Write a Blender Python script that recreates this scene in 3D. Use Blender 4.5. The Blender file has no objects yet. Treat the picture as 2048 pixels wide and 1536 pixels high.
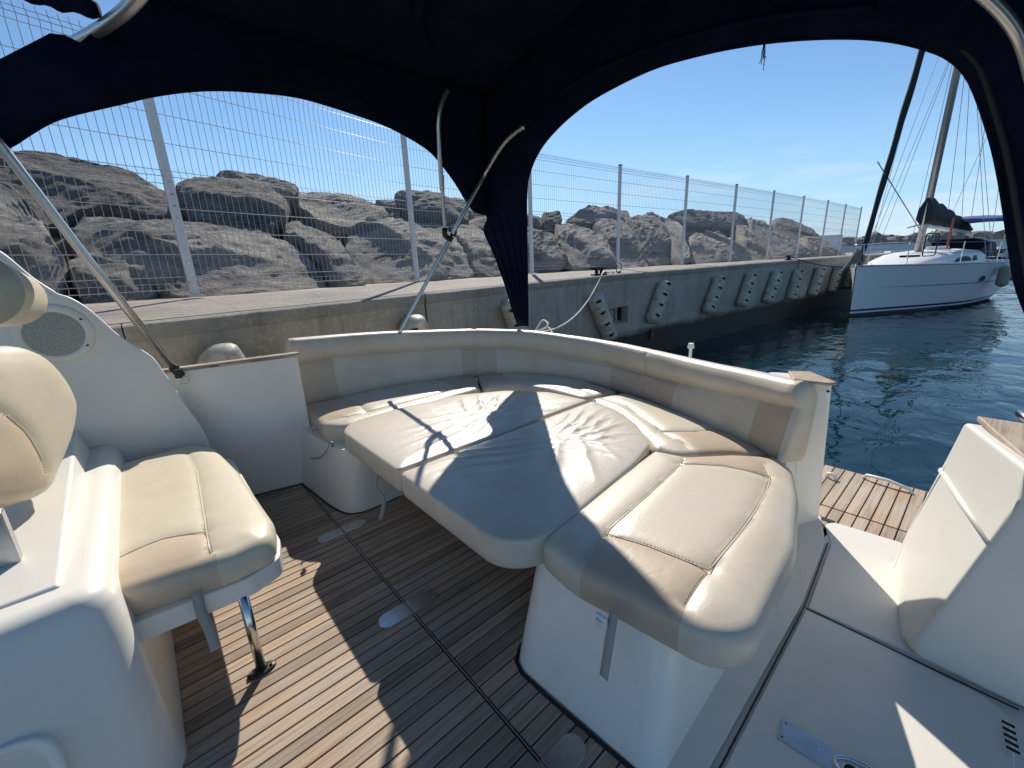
import bpy, bmesh, math, random
import numpy as np
from mathutils import Vector, Matrix, noise
from mathutils.geometry import delaunay_2d_cdt
random.seed(7); rnd = random.random
R = math.radians

# ---------------------------------------------------------------- camera, sky, sun, exposure
# world frame: x runs aft along the motorboat, y towards the quay, z up, cockpit floor at z = 0, water at z = -0.4
EYE = 1.4; FPX = 840.1; W_, H_ = 2048, 1536; WATER = -0.4
_p, _r, _t = 0.275097, -0.04050959, R(41.0)
def _rz(v): return Vector((math.cos(_t)*v[0]+math.sin(_t)*v[1], -math.sin(_t)*v[0]+math.cos(_t)*v[1], v[2]))
FW = _rz((0, math.cos(_p), -math.sin(_p)))
_rt = Vector((1, 0, 0)); _up = Vector((0, math.sin(_p), math.cos(_p)))
RT = _rz(math.cos(_r)*_rt+math.sin(_r)*_up); UP = _rz(-math.sin(_r)*_rt+math.cos(_r)*_up)
EYEV = Vector((0, 0, EYE))
scn = bpy.context.scene
cam_d = bpy.data.cameras.new('camera'); cam = bpy.data.objects.new('camera', cam_d)
scn.collection.objects.link(cam); scn.camera = cam
M = Matrix((RT, UP, -FW)).transposed().to_4x4(); M.translation = EYEV; cam.matrix_world = M
cam_d.sensor_width = 36; cam_d.lens = 36*FPX/W_; cam_d.clip_start = 0.02; cam_d.clip_end = 20000
SUN_AZ, SUN_EL = R(50.0), R(39.0)
SUND = Vector((math.cos(SUN_AZ)*math.cos(SUN_EL), math.sin(SUN_AZ)*math.cos(SUN_EL), math.sin(SUN_EL)))
world = bpy.data.worlds.new('World'); scn.world = world; world.use_nodes = True
wn = world.node_tree; bg = wn.nodes['Background']
sky = wn.nodes.new('ShaderNodeTexSky'); sky.sky_type = 'NISHITA'; sky.sun_disc = False
sky.sun_elevation = SUN_EL; sky.sun_rotation = math.pi/2-SUN_AZ
sky.air_density = 1.0; sky.dust_density = 0.1; sky.ozone_density = 2.6; sky.altitude = 0
tint = wn.nodes.new('ShaderNodeMix'); tint.data_type = 'RGBA'; tint.blend_type = 'MULTIPLY'; tint.inputs[0].default_value = 1; tint.inputs[7].default_value = (0.80, 0.955, 1.05, 1)
wn.links.new(sky.outputs[0], tint.inputs[6]); 
def WN(t, **k):
    n = wn.nodes.new(t)
    for a, b in k.items(): setattr(n, a, b)
    return n
_tc = WN('ShaderNodeTexCoord'); _sx = WN('ShaderNodeSeparateXYZ'); wn.links.new(_tc.outputs['Generated'], _sx.inputs[0])
_mp = WN('ShaderNodeMapping'); _mp.inputs['Scale'].default_value = (2.2, 2.2, 15); wn.links.new(_tc.outputs['Generated'], _mp.inputs[0])
_cn = WN('ShaderNodeTexNoise'); _cn.inputs['Scale'].default_value = 2.3; _cn.inputs['Detail'].default_value = 8; _cn.inputs['Roughness'].default_value = .6; _cn.inputs['Distortion'].default_value = .5; wn.links.new(_mp.outputs[0], _cn.inputs['Vector'])
_cr = WN('ShaderNodeMapRange'); _cr.inputs[1].default_value = .47; _cr.inputs[2].default_value = .72; wn.links.new(_cn.outputs[0], _cr.inputs[0])
_m1 = WN('ShaderNodeMapRange'); _m1.interpolation_type = 'SMOOTHSTEP'; _m1.inputs[1].default_value = .02; _m1.inputs[2].default_value = .24; _m1.inputs[3].default_value = 1; _m1.inputs[4].default_value = 0; wn.links.new(_sx.outputs[2], _m1.inputs[0])
_mm = WN('ShaderNodeMath', operation='MULTIPLY'); wn.links.new(_cr.outputs[0], _mm.inputs[0]); wn.links.new(_m1.outputs[0], _mm.inputs[1])
_m2 = WN('ShaderNodeMapRange'); _m2.interpolation_type = 'SMOOTHSTEP'; _m2.inputs[1].default_value = -.01; _m2.inputs[2].default_value = .30; _m2.inputs[3].default_value = .62; _m2.inputs[4].default_value = 0; wn.links.new(_sx.outputs[2], _m2.inputs[0])
_c1 = WN('ShaderNodeMix', data_type='RGBA'); wn.links.new(_m2.outputs[0], _c1.inputs[0]); wn.links.new(tint.outputs[2], _c1.inputs[6]); _c1.inputs[7].default_value = (3.9, 6.0, 8.4, 1)
_c2 = WN('ShaderNodeMix', data_type='RGBA'); wn.links.new(_mm.outputs[0], _c2.inputs[0]); wn.links.new(_c1.outputs[2], _c2.inputs[6]); _c2.inputs[7].default_value = (6.3, 7.4, 8.4, 1)
wn.links.new(_c2.outputs[2], bg.inputs[0]); bg.inputs[1].default_value = 0.088
sd = bpy.data.lights.new('sun', 'SUN'); sd.energy = 4.0; sd.angle = R(0.55); sd.color = (1, 0.93, 0.83)
so = bpy.data.objects.new('sun', sd); scn.collection.objects.link(so)
so.rotation_euler = SUND.to_track_quat('Z', 'Y').to_euler()
scn.view_settings.view_transform = 'Standard'; scn.view_settings.look = 'None'
scn.view_settings.exposure = 0.42; scn.view_settings.gamma = 1
scn.cycles.max_bounces = 8; scn.cycles.transparent_max_bounces = 8

# ---------------------------------------------------------------- measuring helpers: sight line of a photo point met with a surface of the place
def ray(u, v): return FW+RT*((u-W_/2)/FPX)-UP*((v-H_/2)/FPX)
def UZ(u, v, z): d = ray(u, v); return EYEV+d*((z-EYE)/d.z)
def UX(u, v, x): d = ray(u, v); return EYEV+d*(x/d.x)
def UY(u, v, y): d = ray(u, v); return EYEV+d*(y/d.y)
def UP_(u, v, n, c): # plane n.P = c
    d = ray(u, v); n = Vector(n); return EYEV+d*((c-n.dot(EYEV))/n.dot(d))

# ---------------------------------------------------------------- materials
def nodemat(name, col, rough=0.5, metal=0.0, spec=0.5, **kw):
    m = bpy.data.materials.new(name); m.use_nodes = True
    b = m.node_tree.nodes['Principled BSDF']
    b.inputs['Base Color'].default_value = (*col, 1); b.inputs['Roughness'].default_value = rough
    b.inputs['Metallic'].default_value = metal; b.inputs['Specular IOR Level'].default_value = spec
    for k, v in kw.items(): b.inputs[k.replace('_', ' ')].default_value = v
    return m
def N(m, t, **kw):
    n = m.node_tree.nodes.new(t)
    for k, v in kw.items(): setattr(n, k, v)
    return n
def L(m, a, b): m.node_tree.links.new(a, b)
def coords(m, scale=(1, 1, 1), obj=False, rand=False):
    if obj: src = N(m, 'ShaderNodeTexCoord').outputs['Object']
    else: src = N(m, 'ShaderNodeNewGeometry').outputs['Position']
    mp = N(m, 'ShaderNodeMapping'); mp.inputs['Scale'].default_value = scale
    L(m, src, mp.inputs['Vector'])
    if rand:
        oi = N(m, 'ShaderNodeObjectInfo'); mu = N(m, 'ShaderNodeMath', operation='MULTIPLY'); mu.inputs[1].default_value = 37.0
        L(m, oi.outputs['Random'], mu.inputs[0]); cb = N(m, 'ShaderNodeCombineXYZ')
        for k in range(3): L(m, mu.outputs[0], cb.inputs[k])
        L(m, cb.outputs[0], mp.inputs['Location'])
    return mp.outputs['Vector']
def nz(m, vec, scale, detail=4, rough=0.55, dist=0.0):
    n = N(m, 'ShaderNodeTexNoise'); n.inputs['Scale'].default_value = scale; n.inputs['Detail'].default_value = detail
    n.inputs['Roughness'].default_value = rough; n.inputs['Distortion'].default_value = dist; L(m, vec, n.inputs['Vector']); return n
def ramp(m, fac, stops, interp='LINEAR'):
    r = N(m, 'ShaderNodeValToRGB'); e = r.color_ramp.elements; r.color_ramp.interpolation = interp
    while len(e) < len(stops): e.new(0.5)
    for k, (p, c) in enumerate(stops): e[k].position = p; e[k].color = (*c, 1)
    L(m, fac, r.inputs[0]); return r.outputs[0]
def mix(m, a, b, fac, mode='MIX'):
    n = N(m, 'ShaderNodeMix', data_type='RGBA', blend_type=mode)
    for s, k in ((fac, 0), (a, 6), (b, 7)):
        if isinstance(s, (int, float)): n.inputs[k].default_value = s
        elif isinstance(s, tuple): n.inputs[k].default_value = (*s, 1)
        else: L(m, s, n.inputs[k])
    return n.outputs[2]
def bump(m, h, strength=0.3, dist=0.01, prev=None):
    b = N(m, 'ShaderNodeBump'); b.inputs['Strength'].default_value = strength; b.inputs['Distance'].default_value = dist
    L(m, h, b.inputs['Height'])
    if prev: L(m, prev, b.inputs['Normal'])
    return b.outputs[0]
def BS(m): return m.node_tree.nodes['Principled BSDF']
MT = {}
def grp(name, col, rough=0.24, b=0.05):
    m = nodemat(name, col, rough); v = coords(m)
    n = nz(m, v, 2.2, 5, 0.6); c = mix(m, col, tuple(x*0.93 for x in (col[0], col[1]*0.99, col[2]*0.95)), ramp(m, n.outputs[0], [(0.4, (0, 0, 0)), (0.75, (1, 1, 1))]))
    sp = nz(m, v, 90, 2, 0.5); c = mix(m, c, (0.42, 0.40, 0.35), ramp(m, sp.outputs[0], [(0.735, (0, 0, 0)), (0.80, (0.35, 0.35, 0.35))]))
    L(m, c, BS(m).inputs['Base Color'])
    f = nz(m, v, 420, 2, 0.5); f2 = nz(m, v, 6, 2)
    L(m, bump(m, f.outputs[0], b, 0.002, bump(m, f2.outputs[0], 0.05, 0.01)), BS(m).inputs['Normal'])
    r = ramp(m, n.outputs[0], [(0.3, (rough*0.8,)*3), (0.7, (rough*1.35,)*3)]); L(m, r, BS(m).inputs['Roughness'])
    return m
MT['grp'] = grp('gelcoat_white', (0.84, 0.81, 0.74)); MT['grp_deck'] = grp('gelcoat_deck', (0.74, 0.71, 0.65), 0.5, 0.25)
MT['grp_console'] = grp('gelcoat_console', (0.77, 0.745, 0.68), 0.34, 0.22)
def vinyl(name, col, wr=0.0, rough=0.36):
    m = nodemat(name, col, rough, 0, 0.5); v = coords(m)
    n = nz(m, v, 5, 5, 0.6, 0.4); c = mix(m, col, (col[0]*0.86, col[1]*0.84, col[2]*0.78), ramp(m, n.outputs[0], [(0.42, (0, 0, 0)), (0.8, (1, 1, 1))]))
    d = nz(m, v, 60, 3, 0.7); c = mix(m, c, tuple(x*0.6 for x in col), ramp(m, d.outputs[0], [(0.70, (0, 0, 0)), (0.82, (0.5, 0.5, 0.5))]))
    L(m, c, BS(m).inputs['Base Color'])
    vo = N(m, 'ShaderNodeTexVoronoi'); vo.inputs['Scale'].default_value = 520; L(m, v, vo.inputs['Vector'])
    nn = bump(m, vo.outputs['Distance'], 0.12, 0.001)
    w2 = nz(m, coords(m, (1, 1.6, 1)), 16, 4, 0.55, 1.2); nn = bump(m, w2.outputs[0], 0.10+wr, 0.008, nn)
    L(m, nn, BS(m).inputs['Normal'])
    L(m, ramp(m, n.outputs[0], [(0.3, (rough*0.85,)*3), (0.75, (rough*1.25,)*3)]), BS(m).inputs['Roughness'])
    return m
MT['cream'] = vinyl('cream_vinyl', (0.61, 0.545, 0.44), 0, 0.38); MT['tan'] = vinyl('tan_vinyl', (0.52, 0.42, 0.315))
MT['cream_soft'] = vinyl('cream_vinyl_creased', (0.60, 0.54, 0.45), 0.05, 0.33)
MT['seatcream'] = vinyl('helm_cream_vinyl', (0.68, 0.60, 0.455)); MT['seattan'] = vinyl('helm_tan_vinyl', (0.60, 0.48, 0.35))
def teak(name, axis='X', tone=1.0, grey=0.32):
    tone *= 1.65
    m = nodemat(name, (0.3, 0.23, 0.16), 0.62)
    s = (2.2, 70, 70) if axis == 'X' else ((70, 2.2, 70))
    v = coords(m, s, rand=True); g = nz(m, v, 1.0, 6, 0.65, 0.25)
    s2 = (6, 420, 420) if axis == 'X' else (420, 6, 420); g2 = nz(m, coords(m, s2, rand=True), 1, 3, 0.7)
    oi = N(m, 'ShaderNodeObjectInfo')
    base = ramp(m, oi.outputs['Random'], [(0, (0.17*tone, 0.128*tone, 0.095*tone)), (0.35, (0.29*tone, 0.208*tone, 0.138*tone)), (0.65, (0.255*tone, 0.205*tone, 0.158*tone)), (1, (0.35*tone, 0.25*tone, 0.168*tone))])
    c = mix(m, base, ramp(m, g.outputs[0], [(0.25, (0.35, 0.30, 0.25)), (0.55, (1, 1, 1)), (0.8, (1.0, 1.0, 1.0))]), 0.85, 'MULTIPLY')
    big = nz(m, coords(m, (2.5, 2.5, 1)), 1.6, 4, 0.6); c = mix(m, c, (0.30*tone, 0.275*tone, 0.235*tone), ramp(m, big.outputs[0], [(0.4, (0, 0, 0)), (0.75, (grey,)*3)]))
    c = mix(m, c, ramp(m, g2.outputs[0], [(0.3, (0.55, 0.5, 0.46)), (0.6, (1, 1, 1))]), 0.55, 'MULTIPLY')
    L(m, c, BS(m).inputs['Base Color'])
    L(m, bump(m, g2.outputs[0], 0.5, 0.0012, bump(m, g.outputs[0], 0.35, 0.002)), BS(m).inputs['Normal']); return m
MT['teak'] = teak('weathered_teak'); MT['teak_light'] = teak('bleached_teak', 'X', 1.15, 0.6); MT['teak_y'] = teak('teak_rail_wood', 'X', 1.15, 0.95)
MT['caulk'] = nodemat('black_caulking', (0.012, 0.012, 0.013), 0.55)
MT['rubber'] = nodemat('black_plastic', (0.012, 0.012, 0.014), 0.45)
def canvas():
    m = nodemat('navy_canvas', (0.003, 0.005, 0.016), 0.9, 0, 0.15); v = coords(m, (1, 1, 1))
    w = N(m, 'ShaderNodeTexWave'); w.inputs['Scale'].default_value = 260; L(m, v, w.inputs['Vector'])
    big = nz(m, v, 4, 4, 0.6, 0.6)
    L(m, mix(m, (0.0025, 0.0048, 0.018), (0.005, 0.0085, 0.027), ramp(m, big.outputs[0], [(0.35, (0, 0, 0)), (0.7, (1, 1, 1))])), BS(m).inputs['Base Color'])
    L(m, bump(m, w.outputs[0], 0.2, 0.001, bump(m, big.outputs[0], 0.25, 0.02)), BS(m).inputs['Normal'])
    return m
MT['canvas'] = canvas()
MT['alu'] = nodemat('brushed_aluminium', (0.62, 0.61, 0.58), 0.32, 0.9)
MT['steel'] = nodemat('stainless_steel', (0.66, 0.66, 0.65), 0.2, 1.0)
def steel_dull():
    m = nodemat('worn_steel_plate', (0.5, 0.51, 0.52), 0.3, 0.9); n = nz(m, coords(m), 30, 6, 0.7, 0.3)
    L(m, ramp(m, n.outputs[0], [(0.35, (0.24, 0.24, 0.24)), (0.65, (0.36, 0.36, 0.36))]), BS(m).inputs['Roughness'])
    L(m, ramp(m, n.outputs[0], [(0.3, (0.52, 0.53, 0.54)), (0.7, (0.44, 0.45, 0.455))]), BS(m).inputs['Base Color']); return m
MT['plate'] = steel_dull()
def concrete(name, col, rough=0.85, wet=None):
    m = nodemat(name, col, rough); v = coords(m)
    n1 = nz(m, v, 0.9, 6, 0.65); n2 = nz(m, v, 22, 6, 0.7); n3 = nz(m, v, 150, 3, 0.6); st = nz(m, coords(m, (5, 5, 0.35)), 1.6, 5, 0.65)
    c = mix(m, col, tuple(x*0.6 for x in col), ramp(m, n1.outputs[0], [(0.35, (0, 0, 0)), (0.7, (1, 1, 1))]))
    c = mix(m, c, tuple(x*0.5 for x in col), ramp(m, st.outputs[0], [(0.5, (0, 0, 0)), (0.75, (0.8, 0.8, 0.8))]))
    c = mix(m, c, tuple(min(1, x*1.35) for x in col), ramp(m, n2.outputs[0], [(0.5, (0, 0, 0)), (0.75, (0.6, 0.6, 0.6))]))
    c = mix(m, c, tuple(x*0.35 for x in col), ramp(m, n3.outputs[0], [(0.66, (0, 0, 0)), (0.74, (0.8, 0.8, 0.8))]))
    if wet is not None:
        g = N(m, 'ShaderNodeSeparateXYZ'); L(m, N(m, 'ShaderNodeNewGeometry').outputs['Position'], g.inputs[0])
        ad = N(m, 'ShaderNodeMath', operation='MULTIPLY_ADD'); L(m, nz(m, coords(m, (1.2, 1.2, 4)), 1.5, 5, 0.6).outputs[0], ad.inputs[0]); ad.inputs[1].default_value = -0.25; L(m, g.outputs[2], ad.inputs[2])
        mr = N(m, 'ShaderNodeMapRange'); mr.inputs[1].default_value = wet-0.16; mr.inputs[2].default_value = wet-0.03; mr.inputs[3].default_value = 1; mr.inputs[4].default_value = 0
        L(m, ad.outputs[0], mr.inputs[0])
        al = mix(m, (0.003, 0.004, 0.003), (0.012, 0.014, 0.010), n2.outputs[0]); c = mix(m, c, al, mr.outputs[0])
        L(m, ramp(m, mr.outputs[0], [(0, (0.88,)*3), (1, (0.55,)*3)]), BS(m).inputs['Roughness'])
    L(m, c, BS(m).inputs['Base Color']); L(m, bump(m, n3.outputs[0], 0.4, 0.006, bump(m, n2.outputs[0], 0.5, 0.02)), BS(m).inputs['Normal']); return m
MT['wall_l'] = concrete('quay_concrete_bounce_lit', (0.50, 0.435, 0.34), wet=0.10); MT['wall_r'] = concrete('quay_concrete_no_bounce', (0.45, 0.415, 0.355), wet=0.10)  # same concrete; left copy has the boat's warm bounce light put into its colour
MT['quaytop'] = concrete('quay_top_concrete', (0.42, 0.36, 0.30)); MT['coping'] = concrete('quay_coping', (0.38, 0.36, 0.315))
def rockm(name, col, warm):
    m = nodemat(name, col, 0.9)
    v = coords(m, (1, 1, 2.6), obj=True, rand=True)
    n1 = nz(m, v, 1.3, 8, 0.62, 0.5); n2 = nz(m, coords(m, (1, 1, 5), obj=True, rand=True), 6, 10, 0.72, 0.8); n3 = nz(m, coords(m, (1, 1, 3), obj=True), 55, 5, 0.75)
    oi = N(m, 'ShaderNodeObjectInfo')
    base = ramp(m, oi.outputs['Random'], [(0, col), (0.5, tuple(x*1.3 for x in col)), (1, warm)])
    c = mix(m, base, tuple(x*0.45 for x in col), ramp(m, n1.outputs[0], [(0.45, (0, 0, 0)), (0.68, (1, 1, 1))]))
    c = mix(m, c, (0.62, 0.58, 0.51), ramp(m, n2.outputs[0], [(0.48, (0, 0, 0)), (0.72, (0.8, 0.8, 0.8))]))
    c = mix(m, c, (0.06, 0.055, 0.05), ramp(m, n3.outputs[0], [(0.34, (0.9,)*3), (0.48, (0, 0, 0))]))
    c = mix(m, c, (0.20, 0.115, 0.08), ramp(m, nz(m, coords(m), 0.7, 4).outputs[0], [(0.58, (0, 0, 0)), (0.75, (0.45,)*3)]))
    L(m, c, BS(m).inputs['Base Color'])
    L(m, bump(m, n3.outputs[0], 1.0, 0.03, bump(m, n2.outputs[0], 1.0, 0.10)), BS(m).inputs['Normal']); return m
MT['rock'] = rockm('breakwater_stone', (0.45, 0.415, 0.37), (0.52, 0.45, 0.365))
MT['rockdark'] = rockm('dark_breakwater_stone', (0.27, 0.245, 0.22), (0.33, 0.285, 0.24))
MT['fence'] = nodemat('white_fence_wire', (0.46, 0.455, 0.46), 0.4, 0.0)
def postm():
    m = nodemat('white_post_paint', (0.72, 0.71, 0.70), 0.45); n = nz(m, coords(m), 14, 5, 0.7)
    L(m, mix(m, (0.74, 0.73, 0.72), (0.42, 0.33, 0.27), ramp(m, n.outputs[0], [(0.62, (0, 0, 0)), (0.75, (0.7,)*3)])), BS(m).inputs['Base Color']); return m
MT['post'] = postm()
def fenderm():
    m = nodemat('old_grey_fender_rubber', (0.27, 0.28, 0.25), 0.5); n = nz(m, coords(m), 9, 6, 0.7)
    L(m, ramp(m, n.outputs[0], [(0.3, (0.24, 0.22, 0.15)), (0.5, (0.46, 0.44, 0.35)), (0.7, (0.60, 0.58, 0.49))]), BS(m).inputs['Base Color']); L(m, bump(m, n.outputs[0], 0.3, 0.02), BS(m).inputs['Normal']); return m
MT['fender'] = fenderm(); MT['dark'] = nodemat('dark_hollow', (0.01, 0.01, 0.01), 0.9)
MT['iron'] = nodemat('black_iron', (0.02, 0.02, 0.022), 0.5, 0.4); MT['rope'] = nodemat('white_rope', (0.62, 0.60, 0.55), 0.8)
MT['rust'] = nodemat('rusty_iron', (0.12, 0.05, 0.025), 0.85)
MT['hullwhite'] = nodemat('sailboat_gelcoat', (0.70, 0.73, 0.76), 0.25); MT['navy'] = nodemat('navy_stripe', (0.012, 0.02, 0.07), 0.35)
MT['anti'] = nodemat('antifouling_black', (0.010, 0.014, 0.02), 0.7); MT['deckwhite'] = nodemat('sailboat_deck', (0.80, 0.80, 0.78), 0.45)
MT['mast'] = nodemat('anodised_mast', (0.42, 0.42, 0.42), 0.35, 0.6); MT['sailcover'] = nodemat('dark_green_sail_cover', (0.012, 0.022, 0.028), 0.8)
MT['tarp'] = nodemat('blue_bimini_cloth', (0.07, 0.12, 0.32), 0.8); MT['glass'] = nodemat('smoked_window', (0.008, 0.010, 0.02), 0.5, 0, 0.15)
MT['wire'] = nodemat('rigging_wire', (0.30, 0.31, 0.33), 0.4, 0.5); MT['buff'] = nodemat('grey_beige_fender', (0.27, 0.27, 0.22), 0.55)
MT['orange'] = nodemat('faded_orange_cord', (0.55, 0.16, 0.08), 0.8)
MT['strap'] = nodemat('grey_webbing', (0.36, 0.35, 0.32), 0.75); MT['screw'] = nodemat('screw_head', (0.10, 0.10, 0.10), 0.35, 0.8)
MT['thread'] = nodemat('sewing_thread', (0.44, 0.37, 0.29), 0.7)
MT['grille'] = nodemat('speaker_grille_cream', (0.34, 0.35, 0.30), 0.6); MT['farwhite'] = nodemat('far_white_wall', (0.80, 0.80, 0.80), 0.8)
MT['print'] = nodemat('dark_print', (0.05, 0.06, 0.08), 0.8); MT['blueboat'] = nodemat('far_blue_hull', (0.05, 0.12, 0.30), 0.5)
def grillem():
    m = MT['grille']; vo = N(m, 'ShaderNodeTexVoronoi'); vo.inputs['Scale'].default_value = 420; L(m, coords(m), vo.inputs['Vector'])
    L(m, ramp(m, vo.outputs['Distance'], [(0.25, (0.06, 0.065, 0.05)), (0.5, (0.42, 0.43, 0.37))]), BS(m).inputs['Base Color'])
grillem()
def waterm():
    m = nodemat('harbour_water', (0.003, 0.022, 0.031), 0.03, 0, 0.5); BS(m).inputs['IOR'].default_value = 1.333
    a = nz(m, coords(m, (1.0, 1.6, 1)), 1.5, 3, 0.45, 0.6); b = nz(m, coords(m, (1.2, 0.8, 1)), 5.0, 3, 0.5, 0.4); c = nz(m, coords(m), 0.45, 2, 0.5)
    L(m, bump(m, b.outputs[0], 0.10, 0.03, bump(m, a.outputs[0], 0.32, 0.10, bump(m, c.outputs[0], 0.3, 0.22))), BS(m).inputs['Normal']); return m
MT['water'] = waterm()
MT['hill'] = nodemat('far_hill_hazed', (0.12, 0.17, 0.23), 0.95)  # distance haze put into the bluish base colour, no haze volume

# ---------------------------------------------------------------- object helpers
COL = scn.collection
STUFFS = {'clips', 'mesh_panel', 'chain', 'rigging_wires', 'kick_ribs', 'vent_slots', 'lifelines', 'frayed_cord', 'strap_tabs', 'pulpit', 'latch_hole', 'gathered_folds'}
def tag(o, label=None, cat=None, group=None, kind=None):
    if label: o['label'] = label
    if cat: o['category'] = cat
    if group: o['group'] = group
    if kind: o['kind'] = kind
    return o
def empty(name, loc=(0, 0, 0), label=None, cat=None, group=None, kind=None):
    o = bpy.data.objects.new(name, None); COL.objects.link(o); o.location = loc; o.empty_display_size = 0.1
    return tag(o, label, cat, group, kind)
def link(o, parent):
    COL.objects.link(o)
    if parent is not None:
        o.parent = parent
        if parent.type == 'EMPTY': o.matrix_parent_inverse = Matrix.Translation(-Vector(parent.location))   # part meshes are built in place
    return o
def meshobj(name, verts, faces, mat, parent=None, smooth=False, mats=None, fm=None, bevel=0, sub=0, solid=0, autos=None):
    me = bpy.data.meshes.new(name); me.from_pydata([tuple(v) for v in verts], [], faces); me.validate(); me.update()
    if mats:
        for x in mats: me.materials.append(x)
        if fm: me.polygons.foreach_set('material_index', fm)
    else: me.materials.append(mat)
    bm = bmesh.new(); bm.from_mesh(me); bmesh.ops.recalc_face_normals(bm, faces=bm.faces)
    if autos is not None:
        for e in bm.edges:
            if len(e.link_faces) == 2 and e.calc_face_angle(0) > R(autos): e.smooth = False
    bm.to_mesh(me); bm.free()
    if smooth or autos is not None: me.polygons.foreach_set('use_smooth', [True]*len(me.polygons))
    o = bpy.data.objects.new(name, me); link(o, parent)
    if name in STUFFS: o['kind'] = 'stuff'
    if solid: md = o.modifiers.new('s', 'SOLIDIFY'); md.thickness = solid; md.offset = 0
    if bevel:
        md = o.modifiers.new('b', 'BEVEL'); md.width = bevel; md.segments = 3; md.limit_method = 'ANGLE'; md.angle_limit = R(30)
        me.polygons.foreach_set('use_smooth', [True]*len(me.polygons)); wn_ = o.modifiers.new('w', 'WEIGHTED_NORMAL'); wn_.keep_sharp = True
    if sub: md = o.modifiers.new('u', 'SUBSURF'); md.levels = md.render_levels = sub
    return o
def comps(fs):
    par = {}
    def fd(a):
        while par.setdefault(a, a) != a: par[a] = par[par[a]]; a = par[a]
        return a
    for f in fs:
        r0 = fd(f[0])
        for q in f[1:]: par[fd(q)] = r0
    g = {}
    for f in fs: g.setdefault(fd(f[0]), []).append(f)
    return list(g.values())
class MB:
    def __init__(s): s.v = []; s.f = []
    def add(s, v, f): o = len(s.v); s.v += [Vector(x) for x in v]; s.f += [tuple(i+o for i in q) for q in f]
    def box(s, c, d, rot=None):
        c = Vector(c); h = [x/2 for x in d]; vs = []
        for sx in (-1, 1):
            for sy in (-1, 1):
                for sz in (-1, 1):
                    p = Vector((sx*h[0], sy*h[1], sz*h[2])); vs.append(c+(rot@p if rot else p))
        s.add(vs, [(0, 1, 3, 2), (4, 6, 7, 5), (0, 4, 5, 1), (2, 3, 7, 6), (0, 2, 6, 4), (1, 5, 7, 3)])
    def tube(s, pts, r, n=8, cap=True, sq=False):
        pts = [Vector(p) for p in pts]; rs = r if isinstance(r, (list, tuple)) else [r]*len(pts); vs = []; t0 = None
        for i, p in enumerate(pts):
            t = (pts[min(i+1, len(pts)-1)]-pts[max(i-1, 0)]).normalized()
            if t0 is None:
                a = t.cross(Vector((0, 0, 1))); a = a if a.length > 0.1 else t.cross(Vector((1, 0, 0))); a.normalize()
            else: a = (a-t*a.dot(t)).normalized()
            t0 = t; b = t.cross(a)
            for k in range(n):
                an = 2*math.pi*k/n; vs.append(p+(a*math.cos(an)+b*math.sin(an))*rs[i])
        fs = []
        for i in range(len(pts)-1):
            for k in range(n): fs.append((i*n+k, i*n+(k+1) % n, (i+1)*n+(k+1) % n, (i+1)*n+k))
        if cap: fs += [tuple(range(n))[::-1], tuple((len(pts)-1)*n+k for k in range(n))]
        s.add(vs, fs)
    def prism(s, poly, z0, z1):
        n = len(poly); vs = [(p[0], p[1], z0) for p in poly]+[(p[0], p[1], z1) for p in poly]
        s.add(vs, [tuple(range(n))[::-1], tuple(range(n, 2*n))]+[(i, (i+1) % n, n+(i+1) % n, n+i) for i in range(n)])
    def loft(s, rings, cap=(True, True)):
        n = len(rings[0]); vs = [p for r in rings for p in r]; fs = []
        for i in range(len(rings)-1):
            for k in range(n): fs.append((i*n+k, i*n+(k+1) % n, (i+1)*n+(k+1) % n, (i+1)*n+k))
        if cap[0]: fs.append(tuple(range(n))[::-1])
        if cap[1]: fs.append(tuple((len(rings)-1)*n+k for k in range(n)))
        s.add(vs, fs)
    def build(s, name, mat, parent=None, **kw): return meshobj(name, s.v, s.f, mat, parent, **kw)
def smoothpts(pts, n=8, closed=False):
    P = [Vector(p) for p in pts]; out = []; m = len(P)
    rng = range(m if closed else m-1)
    for i in rng:
        if closed: a, b, c, d = P[i-1], P[i], P[(i+1) % m], P[(i+2) % m]
        else: a, b, c, d = P[max(i-1, 0)], P[i], P[i+1], P[min(i+2, m-1)]
        for k in range(n):
            t = k/n; out.append(0.5*((2*b)+(c-a)*t+(2*a-5*b+4*c-d)*t*t+(3*b-a-3*c+d)*t**3))
    if not closed: out.append(P[-1])
    return out
def rpoly(pts, rad, seg=8):
    out = []; n = len(pts); P = [Vector((p[0], p[1])) for p in pts]
    rs = rad if isinstance(rad, (list, tuple)) else [rad]*n
    for i in range(n):
        a, b, c = P[i-1], P[i], P[(i+1) % n]; u = (a-b).normalized(); w = (c-b).normalized()
        ang = math.acos(max(-1, min(1, u.dot(w)))); d = min(rs[i]/math.tan(ang/2) if ang > 0.01 else 0, (a-b).length*0.49, (c-b).length*0.49)
        if d < 1e-4 or ang > 3.1: out.append(b); continue
        rr = d*math.tan(ang/2); ctr = b+(u+w).normalized()*(rr/math.sin(ang/2))
        p0 = b+u*d-ctr; p1 = b+w*d-ctr; a0 = math.atan2(p0.y, p0.x); a1 = math.atan2(p1.y, p1.x); da = (a1-a0+math.pi) % (2*math.pi)-math.pi
        for k in range(seg+1): t = a0+da*k/seg; out.append(ctr+Vector((math.cos(t), math.sin(t)))*rr)
    return out
def resample(poly, step):
    out = []; n = len(poly)
    for i in range(n):
        a, b = Vector(poly[i][:2]), Vector(poly[(i+1) % n][:2]); L_ = (b-a).length; k = max(1, int(round(L_/step)))
        if L_ < step*0.3: continue
        out += [a.lerp(b, j/k) for j in range(k)]
    return out
def area(p): return 0.5*sum(p[i-1][0]*p[i][1]-p[i][0]*p[i-1][1] for i in range(len(p)))
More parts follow.
